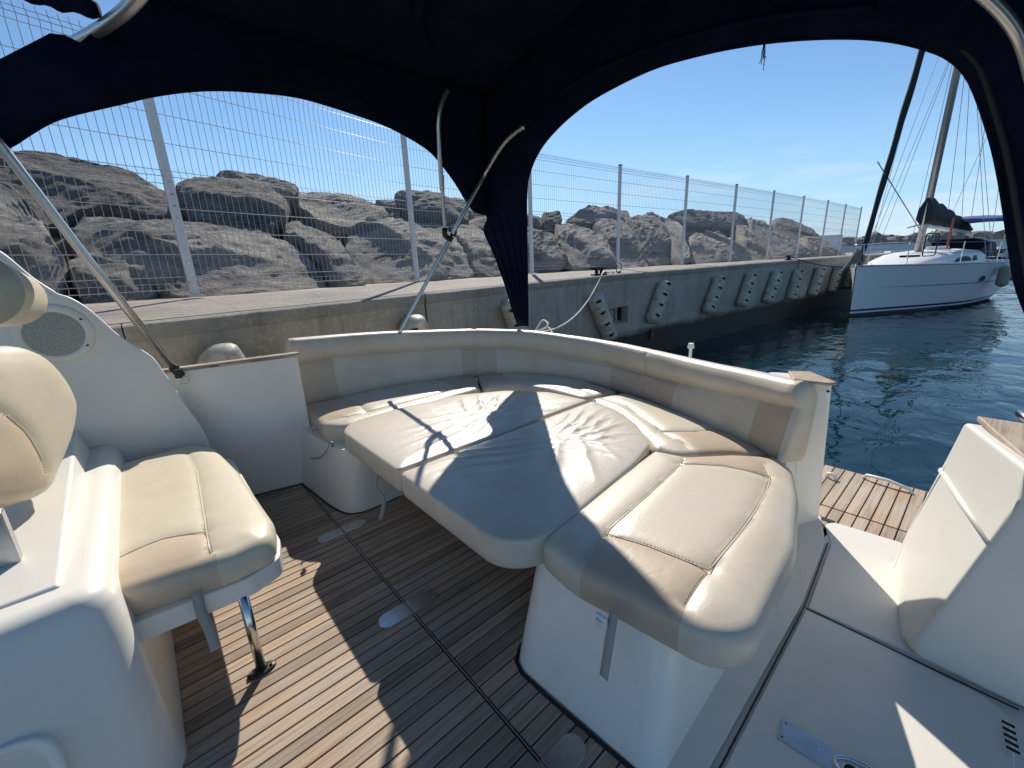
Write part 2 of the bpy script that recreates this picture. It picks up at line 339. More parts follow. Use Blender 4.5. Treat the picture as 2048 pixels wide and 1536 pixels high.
def inpoly(x, y, P):
    c = False; n = len(P); j = n-1
    for i in range(n):
        if (P[i][1] > y) != (P[j][1] > y) and x < (P[j][0]-P[i][0])*(y-P[i][1])/(P[j][1]-P[i][1])+P[i][0]: c = not c
        j = i
    return c
def segd(px, py, S):
    # numpy distance from points to polyline
    d = np.full(px.shape, 1e9)
    for (ax, ay), (bx, by) in zip(S[:-1], S[1:]):
        vx, vy = bx-ax, by-ay; L2 = vx*vx+vy*vy+1e-12; t = np.clip(((px-ax)*vx+(py-ay)*vy)/L2, 0, 1)
        d = np.minimum(d, np.hypot(px-ax-t*vx, py-ay-t*vy))
    return d
def cushion(name, outline, z0, z1, r=0.03, step=0.02, seams=(), tans=(), puff=0.012, mat='cream', tanmat='tan', label=None, cat='cushion', group=None,
            wr=None, xf=None, groove=0.0045, piping=True, parent=None, crown=0.0, rim=False, stitch=True):
    """upholstered pad: rounded rim, puffed top, seams sunk in, tan panels as parts of their own"""
    out = resample(outline, step)
    if area(out) < 0: out = out[::-1]
    n = len(out); root = empty(name, (0, 0, 0), label, cat, group) if parent is None else parent
    nor = []
    for i in range(n):
        t = (out[(i+1) % n]-out[i-1]).normalized(); nor.append(Vector((-t.y, t.x)))  # inward
    prof = [(0.008, 0.0), (0.0, 0.012), (-0.004, (z1-z0)*0.35), (-0.004, (z1-z0)*0.6)]
    for k in range(1, 6):
        a = k/5*math.pi/2*0.93; prof.append((r*(1-math.cos(a))-0.004*(1-k/5), (z1-z0)-r+r*math.sin(a)))
    prof[3] = (-0.004, max((z1-z0)-r-0.01, (z1-z0)*0.5))
    verts = []; faces = []; mi = []
    for (ins, h) in prof:
        for i in range(n): q = out[i]+nor[i]*ins; verts.append((q.x, q.y, z0+h))
    for j in range(len(prof)-1):
        for i in range(n):
            faces.append((j*n+i, j*n+(i+1) % n, (j+1)*n+(i+1) % n, (j+1)*n+i))
            c = out[i]; mi.append(1 if any(inpoly(c.x+nor[i].x*0.006, c.y+nor[i].y*0.006, T) for T in tans) else 0)
    faces.append(tuple(range(n))[::-1]); mi.append(0)
    ring = [out[i]+nor[i]*prof[-1][0] for i in range(n)]; ringt = [(p.x, p.y) for p in ring]
    # interior points
    xs = [p.x for p in ring]; ys = [p.y for p in ring]; pts = []
    ringl = ringt+[ringt[0]]
    gx, gy = np.meshgrid(np.arange(min(xs), max(xs), step), np.arange(min(ys), max(ys), step*0.87)); gx = gx+((np.arange(gx.shape[0]) % 2)*step/2)[:, None]
    gx = gx.ravel(); gy = gy.ravel(); dr = segd(gx, gy, ringl); ok = (dr > step*0.6)
    spts = []; sedges = []
    allseams = [list(s_) for s_ in seams]
    for s_ in allseams:
        if len(s_) > 1: ok &= segd(gx, gy, s_) > step*0.45
    for x, y, k in zip(gx, gy, ok):
        if k and inpoly(x, y, ringt): pts.append((x, y))
    base = [tuple(p) for p in ringt]; edges = [(i, (i+1) % n) for i in range(n)]
    cur = base+pts
    for s_ in allseams:
        prev = None
        for (a, b) in zip(s_[:-1], s_[1:]):
            L_ = math.dist(a, b); k = max(1, int(L_/step))
            for j in range(k+1):
                if prev is not None and j == 0: continue
                q = (a[0]+(b[0]-a[0])*j/k, a[1]+(b[1]-a[1])*j/k)
                if not inpoly(q[0], q[1], ringt): prev = None if prev is None else prev; continue
                cur.append(q)
                if prev is not None and prev == len(cur)-2: edges.append((prev, len(cur)-1))
                prev = len(cur)-1
    res = delaunay_2d_cdt([Vector(p) for p in cur], edges, [], 0, 1e-5)
    V2, _, F2, orig = res[0], res[1], res[2], res[3]
    X = np.array([v.x for v in V2]); Y = np.array([v.y for v in V2]); d = segd(X, Y, ringl)
    hp = z0+prof[-1][1]+puff*(1-np.exp(-d/0.05))+crown*np.clip(d/0.25, 0, 1)
    for s_ in allseams: hp -= (groove*np.exp(-(segd(X, Y, s_)/0.009)**2)+groove*1.1*np.exp(-(segd(X, Y, s_)/0.035)**2))*np.clip(d/0.01, 0.25, 1)
    if wr: hp = hp+np.array([wr(x, y) for x, y in zip(X, Y)])*np.clip(d/0.05, 0.0, 1)
    # reuse rim verts
    mp = {}; off = (len(prof)-1)*n
    for i, oi in enumerate(orig):
        rim = [q for q in oi if q < n]
        if rim: mp[i] = off+rim[0]
        else: mp[i] = len(verts); verts.append((X[i], Y[i], hp[i]))
    for f in F2:
        cx = sum(X[i] for i in f)/3; cy = sum(Y[i] for i in f)/3
        if not inpoly(cx, cy, ringt): continue
        q = tuple(mp[i] for i in f)
        if len(set(q)) < 3: continue
        faces.append(q); mi.append(1 if any(inpoly(cx, cy, T) for T in tans) else 0)
    V3 = [xf(Vector(v)) if xf else Vector(v) for v in verts]
    for k, nm, mt_ in ((0, 'cover', MT[mat]), (1, 'tan_panel', MT[tanmat])):
        fs = [f for f, m_ in zip(faces, mi) if m_ == k]
        if not fs: continue
        for fs in comps(fs):
            used = sorted({i for f in fs for i in f}); rm = {i: j for j, i in enumerate(used)}
            meshobj(nm, [V3[i] for i in used], [tuple(rm[i] for i in f) for f in fs], mt_, root, smooth=True)
    if rim:
        mb = MB(); k_ = prof[6]; rp = [Vector((out[i].x+nor[i].x*(k_[0]-.002), out[i].y+nor[i].y*(k_[0]-.002), z0+k_[1]+.001)) for i in range(n)]; mb.tube(rp+[rp[0]], .0042, 6, cap=False); mb.build('rim_piping', MT[mat], root, smooth=True)
    if piping:
        mb = MB()
        for s_ in allseams:
            q = [Vector((a[0], a[1], 0)) for a in s_ if inpoly(a[0], a[1], ringt)]
            if len(q) < 2: continue
            q = smoothpts(q, 6) if len(q) > 2 else [q[0].lerp(q[1], t/10) for t in range(11)]
            X1 = np.array([p.x for p in q]); Y1 = np.array([p.y for p in q]); d1 = segd(X1, Y1, ringl)
            hh = z0+prof[-1][1]+puff*(1-np.exp(-d1/0.05))+crown*np.clip(d1/0.25, 0, 1)-2.1*groove+0.0015
            pp = [Vector((p.x, p.y, h)) for p, h in zip(q, hh)]
            mb.tube([xf(p) if xf else p for p in pp], 0.0022, 5)
        if mb.v: mb.build('piping', MT[mat], root, smooth=True)
    if stitch:
        mb = MB()
        for s_ in allseams:
            q = [Vector((a[0], a[1], 0)) for a in s_]; q = smoothpts(q, 60) if len(q) > 2 else [q[0].lerp(q[1], t/100) for t in range(101)]
            acc = 0; nxt = 0
            for a, b in zip(q[:-1], q[1:]):
                L_ = (b-a).length; acc += L_
                if acc < nxt or L_ < 1e-6: continue
                nxt = acc+.0095; tn = (b-a)/L_; sd_ = Vector((-tn.y, tn.x, 0))
                c = a+sd_*.0075
                if not inpoly(c.x, c.y, ringt): continue
                d1 = segd(np.array([c.x]), np.array([c.y]), ringl)[0]
                if d1 < .012: continue
                h = z0+prof[-1][1]+puff*(1-math.exp(-d1/.05))-groove*(math.exp(-(.0075/.009)**2)+1.1*math.exp(-(.0075/.035)**2))
                rot = Matrix((tn, sd_, Vector((0, 0, 1)))).transposed(); p = Vector((c.x, c.y, h+.0008))
                if xf:
                    e1 = xf(p+tn*.01)-xf(p); e2 = xf(p+sd_*.01)-xf(p); e1.normalize(); e2.normalize(); rot = Matrix((e1, e2, e1.cross(e2))).transposed(); p = xf(p)
                mb.box(p, (.0058, .0013, .0014), rot)
        if mb.v: o_ = mb.build('stitching', MT['thread'], root); o_['kind'] = 'stuff'
    return root

# ================================================================ SETTING: water, hills, quay
def sheet(name, pts, mat, kind='structure', parent=None):
    o = meshobj(name, pts, [tuple(range(len(pts)))], mat, parent); o['kind'] = kind; return o
sheet('water', [(-3000, -3000, WATER), (6000, -3000, WATER), (6000, 6000, WATER), (-3000, 6000, WATER)], MT['water'])
# far hills along the horizon
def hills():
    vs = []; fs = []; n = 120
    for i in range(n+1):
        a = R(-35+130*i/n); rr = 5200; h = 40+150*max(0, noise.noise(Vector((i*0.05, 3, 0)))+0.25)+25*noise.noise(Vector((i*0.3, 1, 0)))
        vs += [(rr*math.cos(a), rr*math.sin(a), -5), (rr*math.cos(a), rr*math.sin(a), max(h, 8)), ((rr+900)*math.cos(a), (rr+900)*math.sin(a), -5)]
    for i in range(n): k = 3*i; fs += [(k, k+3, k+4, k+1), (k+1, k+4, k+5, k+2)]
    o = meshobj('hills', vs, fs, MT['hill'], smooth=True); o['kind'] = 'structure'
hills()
FENCE = [(-5.1, 3.73), (-2.32, 4.41), (.452, 5.093), (3.226, 5.769), (5.707, 5.864), (8.267, 5.745), (10.832, 5.556), (13.381, 5.394), (15.915, 5.245), (18.435, 5.096), (20.968, 4.961), (23.474, 4.902), (26.0, 4.82)]
FZ = 1.235
EDGE = [(-6.5, 1.85, 1.15), (-3.0, 2.71, 1.15), (-0.086, 3.417, 1.15), (2.31, 4.0, 1.152), (4.30, 4.44, 1.152), (6.301, 4.343, 1.186), (10.425, 4.136, 1.211), (14.492, 3.932, 1.234), (18.419, 3.736, 1.245), (26, 3.36, 1.25), (40, 2.6, 1.25)]
BACK = [(-6.5, 4.4), (-3, 5.25), (-0.4, 5.89), (2.9, 6.6), (5.3, 6.7), (8.3, 6.55), (10.9, 6.4), (15, 6.15), (19, 5.9), (26, 5.6), (40, 5.0)]
def quay():
    root = empty('quay_wall', (6, 4.4, 1.15), 'long concrete harbour wall with hanging rubber fenders, behind the motorboat', 'quay wall')
    vs = []; fs = []
    for e, b in zip(EDGE, BACK):
        vs += [(e[0], e[1]+0.16, e[2]), (e[0], (e[1]+b[1])/2+0.1, (e[2]+FZ)/2+0.015), (b[0], b[1], FZ)]
    for i in range(len(EDGE)-1):
        for k in range(2): a = 3*i+k; fs.append((a, a+3, a+4, a+1))
    o = meshobj('quay_pavement', vs, fs, MT['quaytop']); o['kind'] = 'structure'
    # coping and wall slabs, joints recessed
    cuts = [(-6.5), -3.0, -0.086, 2.31, 4.30, 7.0, 11.2, 14.8, 18.9, 26, 40]
    def ep(x):
        for a, b in zip(EDGE[:-1], EDGE[1:]):
            if a[0] <= x <= b[0]: t = (x-a[0])/(b[0]-a[0]); return Vector((x, a[1]+(b[1]-a[1])*t, a[2]+(b[2]-a[2])*t))
    xs = sorted(set([-6.5, -3.0, -0.086, 2.31, 4.30, 7.9, 11.6, 15.2, 18.9, 26, 40]))
    for i in range(len(xs)-1):
        gl = .014 if abs(xs[i]-2.31) < .1 else .0035; gr = .014 if abs(xs[i+1]-2.31) < .1 else .0035; x0, x1 = xs[i]+gl, xs[i+1]-gr; n = max(2, int((x1-x0)/0.12)); vs = []; fs = []
        for j in range(n+1):
            p = ep(x0+(x1-x0)*j/n); nn = noise.noise(p*3)*0.012+noise.noise(p*11)*0.008
            ch = 0.012+0.012*abs(noise.noise(p*6))
            vs += [(p.x, p.y+0.17, p.z-0.004), (p.x, p.y+ch+nn, p.z-0.002), (p.x, p.y-0.004+nn*0.5, p.z-ch), (p.x, p.y-0.002, p.z-0.10), (p.x, p.y+0.006, p.z-0.11), (p.x, p.y+0.17, p.z-0.11)]
        for j in range(n):
            for k in range(5): a = 6*j+k; fs.append((a, a+6, a+7, a+1))
        fs += [tuple(range(6)), tuple(6*n+k for k in range(6))]
        meshobj('coping_block', vs, fs, MT['coping'], root, autos=40)
        # wall slab below
        mb = MB(); holes = [(6.08, 6.61, .33, .62)] if x0 < 6.2 < x1 else []
        def band(xa, xb, za, zb):
            a, b = ep(xa), ep(xb)
            m_ = max(1, int((xb-xa)/1.0))
            for j in range(m_):
                p, q = ep(xa+(xb-xa)*j/m_), ep(xa+(xb-xa)*(j+1)/m_); p.y += 0.012; q.y += 0.012
                mb.add([(p.x, p.y, za), (q.x, q.y, za), (q.x, q.y, zb if zb < 9 else q.z-.11), (p.x, p.y, zb if zb < 9 else p.z-.11)], [(0, 1, 2, 3)])
        if holes:
            h = holes[0]; band(x0, h[0], -1.6, 9); band(h[1], x1, -1.6, 9); band(h[0], h[1], -1.6, h[2]); band(h[0], h[1], h[3], 9)
        else: band(x0, x1, -1.6, 9)
        for x in (x0, x1):
            p = ep(x); mb.add([(x, p.y+.012, -1.6), (x, p.y+.5, -1.6), (x, p.y+.5, p.z-.11), (x, p.y+.012, p.z-.11)], [(0, 1, 2, 3)])
        mb.build('wall_slab', MT['wall_l'] if x1 < 4.4 else MT['wall_r'], root)
    # dark core seen through the joints, and the ladder niche
    vs = []
    for e in EDGE: vs += [(e[0], e[1]+0.15, -1.6), (e[0], e[1]+0.15, e[2]-0.02)]
    m1 = 6
    core = [(2*i, 2*i+2, 2*i+3, 2*i+1) for i in range(len(EDGE)-1)]
    meshobj('joint_filler', vs, core, MT['dark'], root)
    y = 4.345; mb = MB()
    for a in [((6.08, y, .33), (6.61, y, .33), (6.61, y+.14, .36), (6.08, y+.14, .36)), ((6.08, y, .62), (6.08, y+.14, .62), (6.61, y+.14, .62), (6.61, y, .62)), ((6.08, y, .33), (6.08, y+.14, .33), (6.08, y+.14, .62), (6.08, y, .62)), ((6.61, y, .33), (6.61, y, .62), (6.61, y+.14, .62), (6.61, y+.14, .33)), ((6.08, y+.139, .33), (6.61, y+.139, .33), (6.61, y+.139, .62), (6.08, y+.139, .62))]:
        mb.add(a, [(0, 1, 2, 3)])
    mb.build('wall_niche', MT['wall_r'], root)
    mb = MB(); mb.tube([(6.17, y+.01, .60), (6.20, y-.02, .56), (6.16, y-.02, .50), (6.20, y-.02, .44), (6.17, y, .38)], 0.014, 6); mb.build('rusty_chain', MT['rust'], root)
    mb = MB(); c = ep(7.35); mb.box((7.35, c.y-0.01, 0.02), (0.10, 0.05, 0.22)); mb.build('rusty_bracket', MT['rust'], root, bevel=0.01)
    return ep
EP = quay()

# fence
def fence():
    root = empty('mesh_fence', (5, 5.8, FZ), 'tall white welded mesh fence on posts along the quay in front of the boulders', 'fence')
    hs = [0.07, .125, .18, .38, .58, .78, .985, 1.04, 1.095, 1.32, 1.55, 1.78, 1.96, 2.0, 2.05]
    def crimp(h):
        for c in (.125, 1.04, 2.0):
            if abs(h-c) < .055: return -0.035*(1-abs(h-c)/.055)
        return 0
    zs = [0.05, .07, .125, .18, .985, 1.04, 1.095, 1.945, 2.0, 2.055, 2.09]
    for i in range(len(FENCE)-1):
        a = Vector((*FENCE[i], FZ)); b = Vector((*FENCE[i+1], FZ)); d = (b-a); Ln = d.length; d.normalize(); nrm = Vector((d.y, -d.x, 0))
        mb = MB(); nw = 48 if i < 9 else 30; r = 0.0026 if i < 5 else 0.0030
        for k in range(nw+1):
            p = a+d*(0.04+(Ln-0.08)*k/nw); sg = 3 if i < 4 else 3
            mb.tube([p+Vector((0, 0, z))+nrm*(-crimp(z)) for z in zs], r, sg, cap=False)
        for h in hs:
            q = nrm*(-crimp(h)); mb.tube([a+d*.02+q+Vector((0, 0, h)), b-d*.02+q+Vector((0, 0, h))], r*1.15, 4, cap=False)
        mb.build('mesh_panel', MT['fence'], root)
    for i, p in enumerate(FENCE):
        a = Vector((*FENCE[max(i-1, 0)], 0)); b = Vector((*FENCE[min(i+1, len(FENCE)-1)], 0)); ang = math.atan2((b-a).y, (b-a).x)
        rot = Matrix.Rotation(ang, 3, 'Z'); mb = MB(); mb.box((p[0], p[1], FZ+1.05), (0.07, 0.045, 2.10), rot)
        po = mb.build('post', MT['post'], root, bevel=0.004)
        c = MB(); c.box((p[0], p[1], FZ+2.11), (0.075, 0.05, 0.02), rot); c.build('post_cap', MT['iron'], po)
        c = MB(); c.box((p[0], p[1], FZ+0.006), (0.14, 0.12, 0.012), rot); c.build('base_plate', MT['plate'], po)
        if i < 8:
            c = MB(); k = 0
            off = rot@Vector((0, -0.026, 0))
            for h in np.arange(0.1, 2.1, 0.1): c.box((p[0]+off.x, p[1]+off.y, FZ+h), (0.018, 0.006, 0.012), rot)
            c.build('clips', MT['steel'], po)
fence()

# ---------------------------------------------------------------- boulders
def fence_side(px, py, d):
    """sight line met with the fence run shifted d metres back"""
    best = None
    for i in range(len(FENCE)-1):
        a = Vector(FENCE[i]); b = Vector(FENCE[i+1]); t = (b-a).normalized(); n = Vector((-t.y, t.x)); a2 = a+n*d
        rr = ray(px, py); den = n.dot(rr.xy)
        if abs(den) < 1e-6: continue
        k = n.dot(a2)/den
        if k <= 0: continue
        P = EYEV+rr*k; s = (P.xy-a2).dot(t)
        if -0.6 <= s <= (b-a).length+0.6: 
            if best is None or k < best[0]: best = (k, P, n, t)
    return best
def boulder(pts, d, thick=0.7, mat='rock', tilt=0.95, label=None, group=None, seed=0, rough=1.0):
    """solid stone whose near outline follows measured points; leans back from the fence as riprap does"""
    cx = sum(p[0] for p in pts)/len(pts); cy = sum(p[1] for p in pts)/len(pts)
    b = fence_side(cx, cy, 1.4)
    if b is None: return None
    k, Q, n, t = b; nn = Vector((n.x, n.y, 0)); tt = Vector((t.x, t.y, 0)); q0 = Vector((Q.x, Q.y, 0))-nn*(1.4-.22)+Vector((0, 0, FZ-.02))   # toe of the bank
    BT = 1.03; bn = (nn*math.cos(BT)-Vector((0, 0, 1))*math.sin(BT)).normalized()
    C = UP_(cx, cy, bn, bn.dot(q0)+(.0 if d < 1 else (.10 if d < 1.8 else .4)))
    pn = (nn*math.cos(tilt)-Vector((0, 0, 1))*math.sin(tilt)).normalized()   # points into the bank
    P = [UP_(p[0], p[1], pn, pn.dot(C)) for p in pts]
    w = -pn; v = tt.cross(w).normalized(); v = v if v.z > 0 else -v; u = tt
    loc = [Vector(((p-C).dot(u), (p-C).dot(v))) for p in P]
    m = len(loc); NA = 100; PH = [math.asin((j_/26)**(1/.28)) for j_ in range(24)]; PH = [p_ for p_ in PH if p_ < 1.5]; PH += [PH[-1]+(math.pi/2-PH[-1])*q_/7 for q_ in range(1, 8)]; PH += [math.pi/2+(math.pi/2)*q_/8 for q_ in range(1, 9)]; NR = len(PH)-1; sz = max(max(abs(q.x) for q in loc), max(abs(q.y) for q in loc))
    def rad(th):
        dx, dy = math.cos(th), math.sin(th); best_ = 0
        for i in range(m):
            a, c = loc[i], loc[(i+1) % m]; e = c-a; den = dx*e.y-dy*e.x
            if abs(den) < 1e-9: continue
            r_ = (a.x*e.y-a.y*e.x)/den; s = (a.x*dy-a.y*dx)/den
            if r_ > 0 and -1e-6 <= s <= 1+1e-6: best_ = max(best_, r_)
        return best_
    rs = [rad(2*math.pi*i/NA) for i in range(NA)]
    rs = [0.12*rs[i-1]+0.76*rs[i]+0.12*rs[(i+1) % NA] for i in range(NA)]
    rg = random.Random(seed*17+5); cuts = []
    for _ in range(9):
        z = rg.uniform(0.25, 1.0); a = rg.uniform(0, 6.28); q = math.sqrt(max(0, 1-z*z)); cuts.append((Vector((q*math.cos(a), q*math.sin(a), z)), rg.uniform(0.42, 0.80)))
    so_ = Vector((seed*3.7, seed*1.3, 0)); vs = []; fs = []
    T = min(thick, sz*0.7)
    for j in range(NR+1):
        ph = PH[j]; sr = math.sin(ph)**0.28 if 0 < j < NR else 0; dz = math.cos(ph); dz = math.copysign(abs(dz)**0.7, dz)
        for i in range(NA):
            th = 2*math.pi*i/NA; x = rs[i]*sr*math.cos(th); y = rs[i]*sr*math.sin(th); z = T*(0.36 if dz > 0 else 0.40)*dz
            q = Vector((x, y, z))
            un_ = Vector((x/sz, y/sz, z/max(T*0.42, 1e-3)*0.6))
            if dz > 0:
                sc = 1.0
                for cn, cd in cuts:
                    dd = cn.dot(un_)
                    if dd > cd: sc = min(sc, cd/dd)
                q.z *= sc**2.4; q.x *= 1-(1-sc)*.10; q.y *= 1-(1-sc)*.10
            pv = q*1.5+so_; pv.z *= 2
            ns = noise.noise(pv)*0.05+noise.noise(pv*2.7)*0.022+abs(noise.noise(Vector((pv.x*1.2+pv.y*1.2, pv.y*4-pv.x*2, pv.z*3))))*0.055+abs(noise.noise(Vector((q.x*4+q.y*3, q.y*15-q.x*5, q.z*13))+so_))*0.032-.033
            q += Vector((x*0.12, y*0.12, 1.0 if dz > 0 else -.3))*ns*min(sz, 0.9)*rough
            vs.append(u*q.x+v*q.y+w*q.z)
    for j in range(NR):
        for i in range(NA): fs.append((j*NA+i, j*NA+(i+1) % NA, (j+1)*NA+(i+1) % NA, (j+1)*NA+i))
    C = C-w*0.05
    o = meshobj('boulder', vs, fs, MT[mat], None, autos=24); o.location = C
    tag(o, label, 'boulder', group); return o
G = 'boulders piled behind the fence'
BL = [
 ([(-40, 345), (0, 355), (30, 372), (60, 420), (92, 470), (122, 518), (140, 545), (118, 592), (40, 620), (-60, 640)], .75, .8, 'rock', 'smooth grey slab boulder at the far left edge of the photo'),
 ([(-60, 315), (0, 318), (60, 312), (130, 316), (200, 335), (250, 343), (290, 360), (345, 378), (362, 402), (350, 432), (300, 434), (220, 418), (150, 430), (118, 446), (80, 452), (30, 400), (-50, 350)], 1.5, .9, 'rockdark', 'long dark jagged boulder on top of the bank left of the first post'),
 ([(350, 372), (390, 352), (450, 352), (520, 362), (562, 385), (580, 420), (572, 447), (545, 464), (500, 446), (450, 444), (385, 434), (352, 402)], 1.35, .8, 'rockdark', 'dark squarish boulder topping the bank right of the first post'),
 ([(430, 350), (540, 358), (600, 382), (585, 405), (520, 392), (440, 372)], 2.3, .6, 'rock', 'thin flat stone resting behind the squarish dark boulder'),
 ([(125, 450), (160, 424), (215, 424), (250, 440), (330, 430), (385, 436), (450, 438), (520, 446), (560, 480), (602, 505), (642, 535), (668, 567), (655, 585), (600, 590), (480, 600), (350, 590), (305, 560), (230, 535), (150, 505)], .80, .7, 'rock', 'largest pale slab boulder sloping low behind the first fence post'),
 ([(128, 510), (170, 496), (232, 500), (250, 522), (290, 552), (318, 580), (285, 606), (210, 612), (165, 590), (140, 550)], .42, .6, 'rock', 'tan streaked boulder low behind the fence at the left tube'),
 ([(566, 436), (600, 434), (642, 462), (682, 490), (702, 530), (727, 562), (735, 585), (690, 585), (662, 566), (640, 530), (600, 500), (568, 465)], .75, .6, 'rock', 'narrow leaning boulder between the largest slab and the second post'),
 ([(588, 386), (640, 381), (702, 384), (742, 395), (768, 430), (780, 448), (740, 464), (690, 470), (630, 454), (592, 425)], 1.3, .8, 'rock', 'broad grey boulder high on the bank left of the second post'),
 ([(752, 396), (792, 397), (803, 432), (768, 414)], 1.2, .4, 'rock', 'small bright wedge stone left of the second post'),
 ([(695, 470), (760, 450), (830, 438), (882, 440), (912, 465), (950, 518), (962, 552), (900, 565), (840, 575), (740, 585), (712, 545), (688, 500)], .8, .8, 'rock', 'big tan and grey boulder right behind the second post'),
 ([(788, 394), (850, 393), (900, 399), (942, 408), (940, 440), (870, 447), (810, 438), (790, 415)], 1.7, .8, 'rockdark', 'dark boulder high behind the second post'),
 ([(893, 404), (920, 396), (960, 402), (985, 440), (960, 450), (905, 430)], 2.1, .7, 'rock', 'round stone just left of the canvas column, top of bank'),
 ([(895, 438), (950, 440), (985, 470), (1040, 545), (990, 556), (955, 550), (925, 498)], .75, .6, 'rock', 'leaning grey boulder left of the dark canvas column'),
 ([(1040, 455), (1075, 453), (1102, 480), (1135, 525), (1120, 542), (1040, 548)], .8, .7, 'rock', 'speckled triangular boulder just right of the canvas column'),
 ([(1030, 428), (1056, 427), (1082, 432), (1084, 455), (1056, 458), (1030, 455)], 1.7, .7, 'rockdark', 'dark square stone on the crest right of the canvas column'),
 ([(1084, 430), (1120, 427), (1124, 442), (1120, 460), (1095, 466), (1082, 450)], 1.6, .7, 'rockdark', 'second dark square stone on the crest, beside the canvas column'),
 ([(1086, 455), (1105, 462), (1145, 510), (1140, 520), (1110, 485)], .9, .3, 'rock', 'thin pale slab wedged beside the speckled triangular boulder'),
 ([(1108, 452), (1135, 441), (1168, 441), (1188, 456), (1218, 500), (1232, 537), (1150, 540), (1128, 510), (1112, 478)], .8, .8, 'rock', 'boulder with bright layered top left of the third post'),
 ([(1125, 442), (1170, 420), (1215, 417), (1260, 420), (1266, 440), (1230, 446), (1190, 452), (1150, 446)], 1.6, .8, 'rock', 'ridge boulder on the crest behind the third post'),
 ([(1186, 452), (1200, 443), (1242, 445), (1265, 470), (1292, 510), (1304, 535), (1240, 538), (1213, 490)], .8, .7, 'rock', 'smooth leaning slab directly behind the third post'),
 ([(1254, 436), (1275, 430), (1302, 432), (1322, 450), (1342, 490), (1360, 530), (1330, 535), (1300, 528), (1275, 480)], .85, .7, 'rock', 'smooth leaning slab between the third and fourth posts'),
 ([(1280, 430), (1310, 426), (1334, 440), (1318, 448)], 1.6, .6, 'rock', 'rounded crest stone between the third and fourth posts'),
 ([(1308, 449), (1330, 436), (1352, 442), (1368, 470), (1380, 525), (1355, 530), (1333, 480)], .95, .7, 'rock', 'narrow boulder left of the fourth post'),
 ([(1334, 431), (1375, 427), (1430, 431), (1486, 434), (1491, 450), (1470, 464), (1430, 458), (1380, 455), (1350, 442)], 1.6, .9, 'rockdark', 'long dark reddish boulder on the crest behind the fourth post'),
 ([(1375, 478), (1400, 464), (1432, 470), (1457, 500), (1478, 530), (1385, 532), (1372, 500)], .6, .7, 'rock', 'low pale boulder right of the fourth post'),
 ([(1408, 462), (1440, 457), (1468, 480), (1504, 528), (1472, 530), (1438, 486)], .95, .7, 'rock', 'pale leaning boulder left of the fifth post'),
 ([(1463, 446), (1486, 446), (1502, 470), (1545, 525), (1500, 528), (1478, 482)], .9, .7, 'rock', 'long smooth slab leaning behind the fifth post'),
 ([(1486, 444), (1510, 437), (1532, 440), (1545, 462), (1530, 474), (1503, 466)], 1.5, .8, 'rock', 'whitish flat stone on the crest right of the fifth post'),
 ([(1498, 470), (1530, 468), (1562, 470), (1605, 476), (1645, 520), (1545, 525)], .9, .8, 'rock', 'brown upright boulder behind the sixth post'),
 ([(1543, 443), (1565, 440), (1602, 455), (1628, 470), (1645, 488), (1600, 484), (1548, 466)], 1.6, .9, 'rockdark', 'dark ridge stone at the end of the bank'),
 ([(1596, 478), (1640, 478), (1667, 500), (1680, 515), (1610, 520)], .9, .8, 'rock', 'last boulder of the bank beside the eighth post'),
 ([(1139, 540), (1143, 524), (1160, 516), (1180, 527), (1184, 541)], .25, .3, 'rock', 'small round yellowish stone at the foot of the fence'),
]
for k, (pts, d, th, mt, lb) in enumerate(BL): boulder(pts, d, th, mt, 1.04+.08*((k*7)%5-2)/2, lb, G, seed=k)
# stones only glimpsed in the gaps
def fill_stones():
    protos = []; allm = MB()
    rg = random.Random(3)
    for k in range(4):
        bm = bmesh.new(); bmesh.ops.create_icosphere(bm, subdivisions=3, radius=1)
        cuts = [(Vector((rg.uniform(-1, 1), rg.uniform(-1, 1), rg.uniform(-1, 1))).normalized(), rg.uniform(.6, .85)) for _ in range(14)]
        for v in bm.verts:
            sc = 1
            for cn, cd in cuts:
                dd = cn.dot(v.co)
                if dd > cd: sc = min(sc, cd/dd)
            v.co *= sc; v.co *= 1+0.10*noise.noise(v.co*2.2+Vector((k*5, 0, 0)))+0.04*noise.noise(v.co*7)
        for e in bm.edges: e.smooth = e.calc_face_angle(0) < R(30)
        for f in bm.faces: f.smooth = True
        me = bpy.data.meshes.new('boulder'); bm.to_mesh(me); bm.free(); me.materials.append(MT['rockdark']); protos.append(me)
    for i in range(len(FENCE)-1):
        a = Vector(FENCE[i]); b = Vector(FENCE[i+1]); t = (b-a).normalized(); n = Vector((-t.y, t.x)); c = 5 if i < 8 else 3
        if i >= 9: continue
        for k in range(c):
            for row, (dd, z) in enumerate(((1.15, .95), (2.0, 1.5), (2.9, 2.1))):
                if i >= 8 and row == 2: continue
                p = a+t*((b-a).length*(k+rg.uniform(.2, .8))/c)+n*(dd+rg.uniform(-.1, .1)); s = rg.uniform(.55, .72)
                Mx = Matrix.Translation((p.x, p.y, z+rg.uniform(-.06, .06))) @ Matrix.Rotation(rg.uniform(0, 6), 4, 'Z') @ Matrix.Rotation(rg.uniform(-.5, .5), 4, 'X') @ Matrix.Diagonal((s*rg.uniform(.9, 1.25), s, s*rg.uniform(.7, .95), 1))
                me = rg.choice(protos); allm.add([Mx @ v.co for v in me.vertices], [tuple(pl.vertices) for pl in me.polygons])
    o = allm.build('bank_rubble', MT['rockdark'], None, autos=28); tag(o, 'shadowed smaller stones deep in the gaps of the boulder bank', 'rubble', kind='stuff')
fill_stones()
